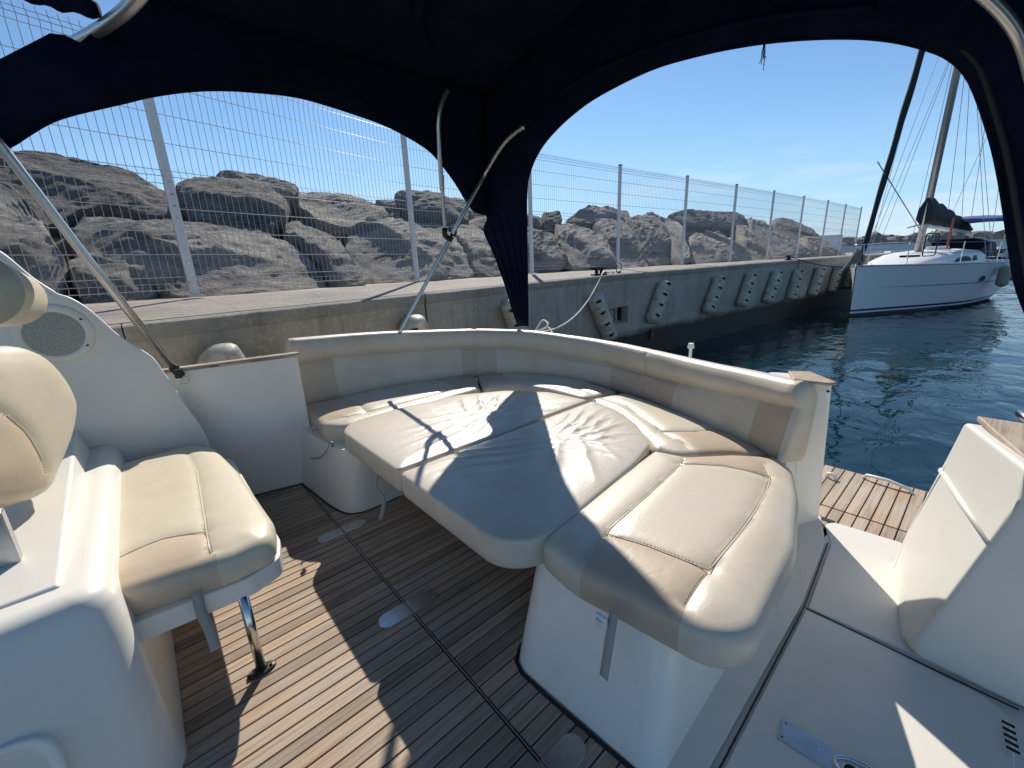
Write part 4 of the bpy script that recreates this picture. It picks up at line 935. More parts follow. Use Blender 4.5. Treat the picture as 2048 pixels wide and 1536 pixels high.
# straps and buckles hang from the pads
def strap(pts, w, name, label, side=(1, 0, 0)):
    P = smoothpts(pts, 6); s = Vector(side).normalized()*w/2; vs = []; fs = []
    for p in P: vs += [p-s, p+s]
    for i in range(len(P)-1): fs.append((2*i, 2*i+1, 2*i+3, 2*i+2))
    o = meshobj(name, vs, fs, MT['strap'], None, smooth=True, solid=.0015); tag(o, label, 'strap', 'grey webbing straps hanging below the pads'); return o
strap([UX(1228, 1225, .80), UX(1222, 1260, .785), UX(1216, 1300, .775), UX(1207, 1355, .765)], .028, 'webbing_strap', 'grey strap hanging on the white pedestal front beside a small white switch', (0, 1, .1))
strap([UY(755, 955, 1.95)+Vector((0, 0, .02)), UY(752, 975, 1.95), UY(768, 1000, 1.93), UY(761, 1040, 1.93)], .022, 'webbing_strap', 'curled strap dangling from the table pad over the floor', (.8, -.6, 0))
strap([UX(625, 862, .70), UX(630, 876, .69), UX(622, 890, .68), UX(616, 903, .67)], .011, 'webbing_strap', 'short thin strap at the forward corner of the port seat', (0, 1, 0))
strap([UX(660, 880, .70), UX(654, 900, .68), UX(640, 915, .66), UX(622, 917, .65)], .011, 'webbing_strap', 'strap sweeping left below the port seat pad', (0, .3, 1))
strap([UY(393, 1185, 1.525), UY(403, 1225, 1.515), UY(420, 1262, 1.50), UY(432, 1300, 1.48)], .030, 'webbing_strap', 'broad grey strap hanging from the helm seat', (1, .2, 0))
for (u_, v_, x_) in ((627, 858, .685), (664, 888, .69)):
    c = UX(u_, v_, x_); mb = MB(); mb.box(c, (.012, .03, .03)); mb.build('strap_stud', MT['plate'], boat, bevel=.003)
mb = MB(); c = UX(1200, 1245, .775); mb.box(c+Vector((.006, 0, 0)), (.012, .036, .040)); sw = mb.build('light_switch', MT['deckwhite'], boat, bevel=.003); mb = MB(); mb.box(c+Vector((-.003, 0, 0)), (.012, .022, .022)); mb.build('switch_rocker', MT['grp_deck'], sw, bevel=.002)

# backrest: one cross-section swept along the curve of the seat
BP = [(.742, 3.125), (1.08, 3.135), (1.4, 3.11), (1.67, 3.03), (1.92, 2.93), (2.09, 2.85), (2.26, 2.72), (2.41, 2.54), (2.51, 2.25), (2.545, 1.9), (2.50, 1.60), (2.435, 1.38), (2.36, 1.18), (2.27, .98), (2.17, .74), (2.06, .53)]
ZT = [.975, .955, .935, .915, .90, .89, .875, .86, .835, .82, .815, .815, .82, .83, .845, .86]; ZB = [.815, .79, .765, .75, .74, .735, .715, .69, .665, .655, .65, .66, .67, .69, .715, .745]
def backrest():
    P = smoothpts([(x, y, 0) for x, y in BP], 10); n = len(P); T = [i/10 for i in range(n)]
    zt = [ZT[min(int(t), 15)]+(ZT[min(int(t)+1, 15)]-ZT[min(int(t), 15)])*(t-int(t)) for t in T]; zb = [ZB[min(int(t), 15)]+(ZB[min(int(t)+1, 15)]-ZB[min(int(t), 15)])*(t-int(t)) for t in T]
    cum = [0]
    for a, b in zip(P[:-1], P[1:]): cum.append(cum[-1]+(b-a).length)
    def sect(a, b):
        # a = top z, b = roll bottom z ; (outward offset, z)
        s = [(.012, .47), (-.004, .50), (.004, .56), (.018, .62), (.030, (b+.62)/2+.0), (.040, b-.018), (.047, b-.004), (.036, b+.004), (.018, b+.03), (.012, b+.06), (.020, a-.045), (.036, a-.018), (.058, a-.004), (.085, a), (.112, a-.006), (.138, a-.026), (.155, a-.06), (.162, b+.02), (.15, .60), (.14, .47)]
        return s
    # cuts between the three cushions and around tan panels, by arc index
    def near(x, y): return min(range(n), key=lambda i: (P[i].x-x)**2+(P[i].y-y)**2)
    c1, c2 = near(2.09, 2.85), near(2.475, 1.50)
    tl = near(1.02, 3.13); t1a, t1b = near(1.98, 2.90), near(2.22, 2.75); t2a, t2b = near(2.535, 1.80), near(2.38, 1.22); t3 = near(2.15, .70)
    tansets = [(0, tl), (t1a, t1b), (t2a, t2b), (t3, n-1)]
    labs = ['long port backrest cushion with a tan panel at its forward end', 'middle backrest cushion curving round the aft port corner', 'aft backrest cushion ending at the transom pillar']
    for (i0, i1), lb in zip(((0, c1), (c1, c2), (c2, n-1)), labs):
        root = empty('backrest_cushion', (P[i0].x, P[i0].y, .5), lb, 'cushion', 'cream backrest cushions')
        root0 = root if i0 == 0 else root0
        vs = []; fs = []; mi = []; m = None
        for i in range(i0, i1+1):
            t = (P[min(i+1, n-1)]-P[max(i-1, 0)]).normalized(); out = Vector((-t.y, t.x, 0)); s = sect(zt[i], zb[i]); m = len(s)
            e = min(cum[i]-cum[i0], cum[i1]-cum[i]); k = 1-.10*math.exp(-e/.012); puffy = .004*noise.noise(Vector((cum[i]*6, 1, 0)))
            for j, (o_, z) in enumerate(s):
                o2 = .085+(o_-.085)*k; z2 = .7+(z-.7)*(1-.03*math.exp(-e/.01)) if e < .03 else z
                vs.append(P[i]+out*(o2+puffy*(j in (2, 3, 4, 9, 10)))+Vector((0, 0, z2)))
        cnt = i1-i0+1
        for i in range(cnt-1):
            for j in range(m):
                q = (i*m+j, i*m+(j+1) % m, (i+1)*m+(j+1) % m, (i+1)*m+j); fs.append(q); gi = i+i0
                mi.append(1 if (j in (0, 1, 2, 3, 4, 5) and any(a <= gi < b for a, b in tansets)) else 0)
        fs += [tuple(range(m))[::-1], tuple((cnt-1)*m+j for j in range(m))]; mi += [0, 0]
        for k, nm, mt_ in ((0, 'cover', 'cream'), (1, 'tan_panel', 'tan')):
            f2 = [f for f, q in zip(fs, mi) if q == k]
            if not f2: continue
            for f3 in comps(f2):
                used = sorted({i for f in f3 for i in f}); rm = {i: j for j, i in enumerate(used)}
                meshobj(nm, [vs[i] for i in used], [tuple(rm[i] for i in f) for f in f3], MT[mt_], root, autos=50)
        mb = MB(); mb.tube([P[i]+Vector((-((P[min(i+1, n-1)]-P[max(i-1, 0)]).normalized()).y, ((P[min(i+1, n-1)]-P[max(i-1, 0)]).normalized()).x, 0))*.043+Vector((0, 0, zb[i]-.002)) for i in range(i0, i1+1)], .003, 5); mb.build('piping', MT['cream'], root, smooth=True)
    t = (P[0]-P[2]).normalized(); out = Vector((t.y, -t.x, 0)); s = sect(zt[0], zb[0]); c = P[0]+out*.085+Vector((0, 0, .75))
    ring = [P[0]+out*o_+Vector((0, 0, z)) for o_, z in s]; mb = MB(); mb.loft([ring, [c+(p-c)*.86+t*.016 for p in ring], [c+(p-c)*.5+t*.024 for p in ring]], cap=(False, True)); mb.build('end_cap', MT['cream'], root0, smooth=True)
    # bulging aft end cap
    i = n-1; t = (P[n-1]-P[n-3]).normalized(); out = Vector((-t.y, t.x, 0)); s = sect(zt[-1], zb[-1]); c = P[i]+out*.085+Vector((0, 0, .75))
    for (idx, mt_, nm) in (((range(len(s))), 'cream', 'end_cap'),):
        ring = [P[i]+out*s[j][0]+Vector((0, 0, s[j][1])) for j in idx]
        mb = MB(); r2 = [c+(p-c)*.86+t*.018 for p in ring]; r3 = [c+(p-c)*.5+t*.028 for p in ring]; mb.loft([ring, r2, r3], cap=(False, True)); mb.build(nm, MT[mt_], root, smooth=True)
backrest()

# ---------------------------------------------------------------- helm side: console, seat, backrest
def console():
    top = [(-.268, 1.475), (-.268, 2.93), (-1.6, 2.93), (-1.6, 1.30), (-.42, 1.475)]
    def rg(x, y, z, r): return [Vector((p.x, p.y, z)) for p in rpoly([(x, y), (x, 2.93), (-1.7, 2.93), (-1.7, y-.10)], [r, .01, .01, .01], 12)]
    mb = MB(); mb.loft([rg(-.165, 1.315, -.01, .10), rg(-.175, 1.335, .05, .10), rg(-.19, 1.40, .25, .09), rg(-.205, 1.45, .45, .08), rg(-.215, 1.475, .53, .07), rg(-.228, 1.488, .565, .06), rg(-.250, 1.505, .582, .05), rg(-.28, 1.53, .588, .04)]); mb.build('console', MT['grp_console'], boat, autos=60)
    # upstand between console top and the seat
    a = UZ(140, 937, .70); b = UZ(107, 1166, .64)
    mb = MB(); A = [(-.300, 2.90, .48), (-.288, 1.57, .50), (-.318, 1.58, .597), (-.345, 2.90, .70), (-1.4, 2.90, .66), (-1.4, 1.56, .580)]
    mb.add(A, [(0, 3, 2, 1), (3, 4, 5, 2), (0, 4, 3), (1, 2, 5), (0, 1, 5, 4)]); mb.build('seat_upstand', MT['grp_console'], boat, bevel=.012)
    # porthole in the face
    mb = MB(); c = UY(-15, 1612, 1.372); pts = [];
    for k in range(40):
        t = 6.2832*k/40; q = Vector((math.copysign(abs(math.cos(t))**.6, math.cos(t))*.128, 0, math.copysign(abs(math.sin(t))**.6, math.sin(t))*.128)); pts.append(q)
    tl = Matrix.Rotation(R(-15), 3, 'X')
    mb.loft([[c+tl@(q*1.0+Vector((0, .02, 0))) for q in pts], [c+tl@(q+Vector((0, -.014, 0))) for q in pts], [c+tl@(q*.93+Vector((0, -.018, 0))) for q in pts], [c+tl@(q*.80+Vector((0, -.010, 0))) for q in pts], [c+tl@(q*.76+Vector((0, .02, 0))) for q in pts]], cap=(False, False)); ph = mb.build('porthole', MT['deckwhite'], boat, smooth=True)
    mb = MB(); mb.add([c+tl@(q*.78+Vector((0, .004, 0))) for q in pts], [tuple(range(40))]); mb.build('pane', MT['glass'], ph)
console()
mb = MB(); mb.prism(rpoly([(-.26, 1.56), (.10, 1.535), (.205, 1.575), (.235, 1.70), (.235, 2.70), (.16, 2.88), (-.30, 2.90)], [.02, .08, .06, .10, .1, .1, .02]), .325, .398); hb = mb.build('helm_seat_board', MT['grp'], boat, bevel=.006)
for q in ((483, 1186), (497, 1179)):
    c = UY(*q, 1.545); mb = MB(); mb.tube([c+Vector((0, .01, 0)), c+Vector((0, -.006, 0))], .0065, 12); mb.build('screw', MT['screw'], hb)
oH = rpoly([(-.325, 1.70), (-.27, 1.60), (-.10, 1.57), (.05, 1.535), (.19, 1.555), (.222, 1.68), (.205, 2.30), (.165, 2.72), (.09, 2.855), (-.10, 2.84), (-.345, 2.80)], [.05, .05, .1, .06, .07, .1, .2, .12, .08, .1, .05])
sH = [[(.035, 2.85), (.055, 2.4), (.03, 1.9), (.015, 1.60)], [(.022, 1.74), (-.10, 1.80), (-.22, 1.78), (-.31, 1.70)]]
cushion('helm_seat_cushion', oH, .398, .51, .045, .015, sH, [[(.022, 1.74), (-.10, 1.80), (-.22, 1.78), (-.33, 1.70), (-.33, 1.4), (.018, 1.4)]], puff=.018, mat='seatcream', tanmat='seattan', label='square helm seat cushion on a hinged board with a steel leg, front left', cat='cushion')
mb = MB(); mb.tube([(.069, 1.546, .335), (.069, 1.546, .02)], .0165, 20); lg = mb.build('seat_leg', MT['steel'], boat, smooth=True)
ftp = MB(); ftp.loft([[Vector((.069+s*.048*math.cos(t), 1.546+s*.026*math.sin(t), z)) for t in [6.2832*k/24 for k in range(24)]] for s, z in ((1, .001), (1, .006), (.92, .009), (.45, .012), (.42, .02))]); ft = ftp.build('foot_socket', MT['rubber'], lg, autos=40)
for s in (-.034, .034): mb = MB(); mb.tube([(.069+s, 1.546, .016), (.069+s, 1.546, .0185)], .006, 10); mb.build('screw', MT['steel'], boat)
# helm backrest pad leaning forward of the seat
def helm_back():
    n_ = Vector((.90, -.38, .22)).normalized(); c_ = n_.dot(UX(108, 980, -.355))
    pp = [UP_(*q, n_, c_) for q in [(-90, 700), (-10, 690), (45, 690), (95, 712), (135, 755), (158, 800), (160, 835), (150, 880), (128, 935), (108, 976), (50, 998), (-20, 1008), (-90, 1018)]]
    u = Vector((0, 0, 1)).cross(n_).normalized(); u = u if u.dot(RT) > 0 else -u; v = u.cross(n_).normalized(); v = v if v.z > 0 else -v; o = pp[0]
    out = [((p-o).dot(u), (p-o).dot(v)) for p in pp]
    out = [(p.x, p.y) for p in smoothpts([(a, b, 0) for a, b in out], 3, True)]
    w = n_
    xf = lambda q: o+u*q.x+v*q.y+w*(q.z-.10)
    tp = [UP_(*q, n_, c_) for q in [(-90, 770), (0, 835), (40, 872), (75, 925), (100, 965), (110, 985)]]; sm = [((p-o).dot(u), (p-o).dot(v)) for p in tp]
    cushion('helm_backrest_cushion', out, 0, .11, .05, .02, [sm], [[*sm, *[((p-o).dot(u), (p-o).dot(v)) for p in (UP_(*q, n_, c_) for q in [(112, 1040), (-100, 1060), (-110, 770)])]]], puff=.02, mat='seatcream', tanmat='seattan', xf=xf, label='rounded tan and cream helm backrest pad at the left edge', cat='cushion')
helm_back()
# head roll above
a = UX(0, 560, -.60); mb = MB(); c1 = UY(-12, 590, 2.1); c2 = UY(22, 597, 2.42); ax = (c2-c1)
pp = []; rr = []
for k in range(21):
    t = k/20; pp.append(c1-ax*1.2+ax*2.2*t); e = min(1, (1-t)/.16); rr.append(.10*math.sqrt(max(.02, 1-(1-e)**2)) if e < 1 else .10)
mb.tube(pp, rr, 28); rl = mb.build('head_bolster', MT['seatcream'], None, smooth=True); tag(rl, 'cream cylinder head bolster at the left edge above the helm backrest', 'bolster')
mb = MB(); g0 = UY(8, 545, 2.1); mb.tube([pp[17]+(pp[17]-pp[16]).normalized()*0, pp[17]+(pp[18]-pp[17])*.2], .0895, 28); 
g = UY(20, 668, 2.35); mb = MB(); mb.loft([[UX(x, y, -.62)+Vector((dx, 0, 0)) for x, y in ((-30, 640), (22, 640), (28, 700), (30, 760), (-30, 760))] for dx in (-.03, .03)]); mb.build('bolster_bracket', MT['grp_console'], boat, bevel=.008)
# speaker side panel
def speaker_panel():
    Y = 2.935
    pts = [UY(*q, Y) for q in [(108, 590), (140, 600), (175, 622), (205, 648), (232, 672), (262, 692), (300, 716), (322, 745), (345, 778), (372, 818), (396, 852), (414, 886), (420, 925)]]
    low = [Vector((.17, Y, .30)), Vector((-.5, Y, .30)), Vector((-1.4, Y, .30)), Vector((-1.4, Y, 1.9)), UY(-60, 480, Y), UY(0, 510, Y), UY(60, 560, Y)]
    P = smoothpts(pts, 4)+low
    mb = MB(); mb.loft([P, [p+Vector((0, .035, 0)) for p in P]]); mb.build('wing_panel', MT['grp_console'], boat, bevel=.007)
    top = smoothpts([UY(-60, 478, Y), UY(0, 508, Y), UY(60, 557, Y), UY(108, 588, Y)]+pts, 4)
    mb = MB(); mb.tube([p+Vector((0, .012, 0)) for p in top], .011, 8); mb.build('panel_bead', MT['deckwhite'], boat, smooth=True)
    c = UY(109, 668, Y); sp_ = empty('speaker_tmp'); bpy.data.objects.remove(sp_)
    ex = (UY(182, 672, Y)-UY(38, 664, Y)).length/2; rx = ex; rz_ = rx
    def rg(r, d): return [c+Vector((r*math.cos(t), -d, r*math.sin(t))) for t in [6.2832*k/48 for k in range(48)]]
    mb = MB(); mb.loft([rg(rx*1.22, 0), rg(rx*1.19, .006), rg(rx*1.02, .010), rg(rx*.90, .008), rg(rx*.88, .003)], cap=(False, False)); sp_ = mb.build('speaker', MT['grp_console'], boat, smooth=True)
    mb = MB(); rings = [rg(rx*.885*s, .004+.006*(1-s*s)) for s in (1, .8, .6, .4, .2, .02)]; mb.loft(rings, cap=(False, True)); mb.build('grille', MT['grille'], sp_, smooth=True)
    for an in (30, 145, 215, 325):
        q = c+Vector((rx*1.03*math.cos(R(an)), -.008, rx*1.03*math.sin(R(an)))); mb = MB(); mb.tube([q, q+Vector((0, -.004, 0))], .006, 10); mb.build('screw', MT['screw'], sp_)
    for q in ((89, 606), (169, 927)): p = UY(*q, Y); mb = MB(); mb.tube([p, p+Vector((0, -.005, 0))], .006, 10); mb.build('screw', MT['screw'], boat)
speaker_panel()
# dark bracket at far left
mb = MB(); a = UX(2, 1060, -.45); b = UX(22, 1150, -.42); mb.box((a+b)/2, (.05, .04, .26)); mb.build('console_bracket', MT['plate'], boat, bevel=.005)

# ================================================================ BIMINI
bim = empty('bimini_top', (1.2, 1.4, 2.6), 'dark navy canvas bimini with arched openings on aluminium tubes over the cockpit', 'bimini top')
nS = Vector((0, 1, .2)); cS = 3.28        # port side plane
nA = Vector((1, 0, .12)); cA = 2.56       # aft plane
S_ = lambda u, v: UP_(u, v, nS, cS)
A_ = lambda u, v: UP_(u, v, nA, cA)
def fill(name, P3, udir, vdir, parent, mat, th=.004, step=.08, wave=0.0):
    o = P3[0]; u = Vector(udir).normalized(); v = Vector(vdir); v = (v-u*v.dot(u)).normalized(); w = u.cross(v)
    out = resample([((p-o).dot(u), (p-o).dot(v)) for p in P3], step*.5); n = len(out)
    xs = [p[0] for p in out]; ys = [p[1] for p in out]; pts = [tuple(p) for p in out]; rl = [tuple(p) for p in out]+[tuple(out[0])]
    gx, gy = np.meshgrid(np.arange(min(xs), max(xs), step), np.arange(min(ys), max(ys), step)); gx = gx.ravel(); gy = gy.ravel(); d = segd(gx, gy, rl)
    for x, y, dd in zip(gx, gy, d):
        if dd > step*.4 and inpoly(x, y, pts[:n]): pts.append((x, y))
    r_ = delaunay_2d_cdt([Vector(p) for p in pts], [(i, (i+1) % n) for i in range(n)], [], 1, 1e-5)
    vs = []
    for q in r_[0]:
        hh = wave*noise.noise(Vector((q.x*2.5, q.y*1.2, 4)))+wave*.5*noise.noise(Vector((q.x*9, q.y*1.5, 4)))
        vs.append(o+u*q.x+v*q.y+w*hh)
    return meshobj(name, vs, [tuple(f) for f in r_[2]], mat, parent, smooth=True, solid=th)
side = [S_(*q) for q in [(-120, 330), (-40, 318), (20, 293), (60, 268), (100, 245), (150, 228), (250, 205), (300, 193), (370, 183), (430, 180), (500, 183), (600, 195), (700, 225), (780, 255), (850, 295), (880, 325), (910, 365), (945, 420), (985, 500), (1010, 570), (1035, 652)]]
cr = Vector((2.40, 3.08, .86)); 
top_z = 2.63
ctop = Vector((2.56-.12*top_z, 3.28-.2*top_z, top_z)); 
cmid = A_(1056, 500)
K_ = Vector((2.56-.12*1.80, 3.28-.2*1.80, 1.80))
side2 = side[:18]+[K_, K_.lerp(ctop, .5), ctop, Vector((.30, 3.28-.2*top_z, top_z)), S_(160, 85), S_(130, 70), S_(100, 66), S_(0, 118), S_(-120, 170)]
side2 = [p for p in smoothpts(side2[:18], 5)]+side2[18:]
fill('side_canvas', side2, (1, 0, 0), (0, -.2, 1), bim, MT['canvas'], wave=.010)
aft = [A_(*q) for q in [(1056, 652), (1055, 560), (1053, 400), (1060, 345), (1080, 300), (1110, 262), (1150, 225), (1200, 190), (1300, 140), (1400, 110), (1500, 90), (1600, 79), (1700, 76), (1780, 82), (1850, 98), (1900, 120), (1940, 165), (1975, 260), (1995, 340), (2010, 430), (2030, 560), (2052, 625)]]
low = [A_(*q) for q in [(968, 462), (988, 508), (1012, 575), (1025, 620), (1037, 652)]]
aft2 = smoothpts(aft, 5)+[Vector((2.41, -.35, 1.0)), Vector((2.40, -.55, 1.3)), Vector((2.56-.12*2.3, -.62, 2.3)), Vector((2.56-.12*2.5, -.45, 2.5)), Vector((2.56-.12*2.75, .3, 2.77)), Vector((2.56-.12*2.85, 1.2, 2.86)), Vector((2.56-.12*2.8, 2.0, 2.8)), ctop, K_.lerp(ctop, .5), K_]+low
fill('aft_canvas', aft2, (0, 1, 0), (-.12, 0, 1), bim, MT['canvas'], wave=.010)
mb = MB()
for fr in (.2, .42, .62, .82):
    q = [(950, 425), (968, 462), (988, 508), (1012, 575), (1034, 640)]; mb.tube([A_(a+(1054-a)*fr, b)+Vector((-.004, 0, 0)) for a, b in q], [.002, .006, .009, .009, .006], 6)
mb.build('gathered_folds', MT['canvas'], bim, smooth=True)
# roof
def roof():
    vs = []; fs = []; nx, ny = 40, 40; x0, x1 = -1.1, ctop.x+.02; y0, y1 = -.62, ctop.y
    def fx(y): return .06-.30*(y-1.5)  # forward edge
    for i in range(nx+1):
        for j in range(ny+1):
            y = y0+(y1-y0)*j/ny; xa = min(.22, max(-1.1, -.06+.22*(y-1.35)))
            x = xa+(x1-xa)*i/nx; s = (y-(y0+y1)/2)/((y1-y0)/2); z = 2.86-.23*abs(s)**2.6-.06*max(0, (x-1.4)/1)**2
            z += .012*noise.noise(Vector((x*2, y*2, 0)))
            if j == ny: z = top_z
            vs.append((x, y, z))
    for i in range(nx):
        for j in range(ny): a = i*(ny+1)+j; fs.append((a, a+1, a+ny+2, a+ny+1))
    meshobj('roof_canvas', vs, fs, MT['canvas'], bim, smooth=True, solid=.004)
roof()
# starboard corner cloth
st = [Vector((2.40, -.56, 1.0)), Vector((2.2, -.6, 1.6)), Vector((1.9, -.6, 2.1)), Vector((1.5, -.6, 2.35)), Vector((.9, -.6, 2.5)), Vector((.9, -.62, 2.66)), Vector((2.25, -.62, 2.62)), Vector((2.42, -.58, 1.6))]
fill('starboard_canvas', st, (1, 0, 0), (0, 0, 1), bim, MT['canvas'])
def tube(name, pts, r, parent, mat='alu', sm=True):
    mb = MB(); mb.tube(smoothpts(pts, 8) if sm else pts, r, 16); return mb.build(name, MT[mat], parent, smooth=True)
TS = lambda u, v, off=-.035: UP_(u, v, nS, cS+off)
tube('frame_tube', [TS(798, 668), TS(850, 570), TS(905, 468), TS(918, 444)], .0145, bim)
TA = lambda u, v, off=-.04: UP_(u, v, nA, cA+off)
def TB(u, v):
    a, b = TS(u, v, -.05), TA(u, v, -.05); return a if (a-EYEV).length < (b-EYEV).length else b
tube('bow_tube', [TS(905, 468, -.04), TS(920, 440, -.05)]+[TB(*q) for q in [(940, 403), (957, 373), (972, 345), (990, 314), (1010, 285), (1030, 266), (1049, 253)]], .0165, bim)
tube('bow_tube', [TS(896, 180), TS(884, 205), TS(877, 240), TS(878, 290), TS(884, 380)], .0175, bim)
tube('frame_tube', [TS(884, 350), TS(886, 400), TS(890, 462)], .0145, bim)
tube('frame_tube', [TS(-60, 215), TS(0, 290), TS(170, 512), TS(352, 742)], .020, bim, sm=False)
c = TS(893, 464); mb = MB(); mb.tube([TS(889, 455), TS(890, 470), TS(900, 480)], .022, 12); mb.tube([TS(899, 481), TS(910, 462)], .021, 12); jk = mb.build('tube_joint', MT['rubber'], bim, smooth=True)
for q in ((898, 470), (906, 474)):
    p = TS(*q, off=-.06); mb = MB(); mb.tube([p, p+Vector((0, -.006, 0))], .005, 8); mb.build('rivet', MT['steel'], jk)
mb = MB(); mb.tube([TS(345, 732), TS(362, 752)], .024, 14); mb.box(UY(356, 748, 2.98)+Vector((0, .01, .0)), (.034, .03, .05)); hg = mb.build('deck_hinge', MT['rubber'], bim, bevel=.004)
mb = MB(); c = TS(368, 760, -.06); mb.tube([c+Vector((.022*math.cos(t), -.005, .022*math.sin(t))) for t in [6.2832*k/16 for k in range(17)]], .0018, 5); mb.build('split_ring', MT['steel'], hg, smooth=True)
# forward bow tube, near and overhead
fp = [EYEV+ray(u, v)*t for u, v, t in ((150, 85, 1.95), (215, 48, 1.75), (280, -10, 1.55), (340, -120, 1.35))]
tube('bow_tube', fp, .024, bim)
fp = [EYEV+ray(u, v)*t for u, v, t in ((1900, -60, 1.22), (1965, -12, 1.24), (2015, 38, 1.26), (2045, 90, 1.28), (2065, 160, 1.3))]
tube('bow_tube', fp, .017, bim)
# hem beads along the openings, roof tube sleeves
def bead(name, pts, r, n=10):
    mb = MB(); mb.tube(smoothpts(pts, 4), r, n); return mb.build(name, MT['canvas'], bim, smooth=True)
bead('hem', side[:18]+[K_]+low, .006); bead('hem', aft[:22], .006)
zs_ = bead('zip_sleeve', [A_(u+du, v+dv) for (u, v), (du, dv) in zip([(1900, 120), (1940, 165), (1975, 260), (1995, 340), (2010, 430), (2030, 560)], [(22, -22)]*2+[(24, -6)]*4)], .010)
zs_.data.materials[0] = nodemat('grey_zip_tape', (0.014, 0.015, 0.020), 0.7)
sl = [Vector((1.35+.75*(1-abs(t)**2), .0, 0)) for t in (0,)]
bead('tube_sleeve', [TS(896, 185, -.02), TS(925, 130, -.02), Vector((1.55, 2.45, 2.70)), Vector((1.3, 1.9, 2.80)), Vector((1.15, 1.3, 2.825)), Vector((1.1, .6, 2.82)), Vector((1.1, 0, 2.76))], .03, 14)
bead('roof_seam', [TA(1047, 255, -.03), TA(1100, 205, -.015), TA(1180, 148, -.008), TA(1300, 97, -.006), TA(1450, 52, -.006), TA(1600, 26, -.006), TA(1750, 15, -.006)], .012)
# rolled flap hanging at upper left
rf = [EYEV+ray(u, v)*t for u, v, t in ((-60, -60, 1.62), (60, -14, 1.66), (130, 6, 1.70), (198, 20, 1.74))]
mb = MB(); mb.tube(smoothpts(rf, 6), [.03+.006*math.sin(k*1.3) for k in range(19)], 14); mb.build('rolled_flap', MT['canvas'], bim, smooth=True)
# frayed cord
mb = MB(); p = A_(1528, 92)
for k in range(7):
    q = p+Vector((0, (rnd()-.5)*.008, 0)); mb.tube([q+Vector((0, 0, .01)), q+Vector((.0, (rnd()-.5)*.012, -.025)), q+Vector((0, (rnd()-.5)*.022, -.045-.06*rnd()))], .0014, 4)
mb.build('frayed_cord', MT['canvas'], bim)

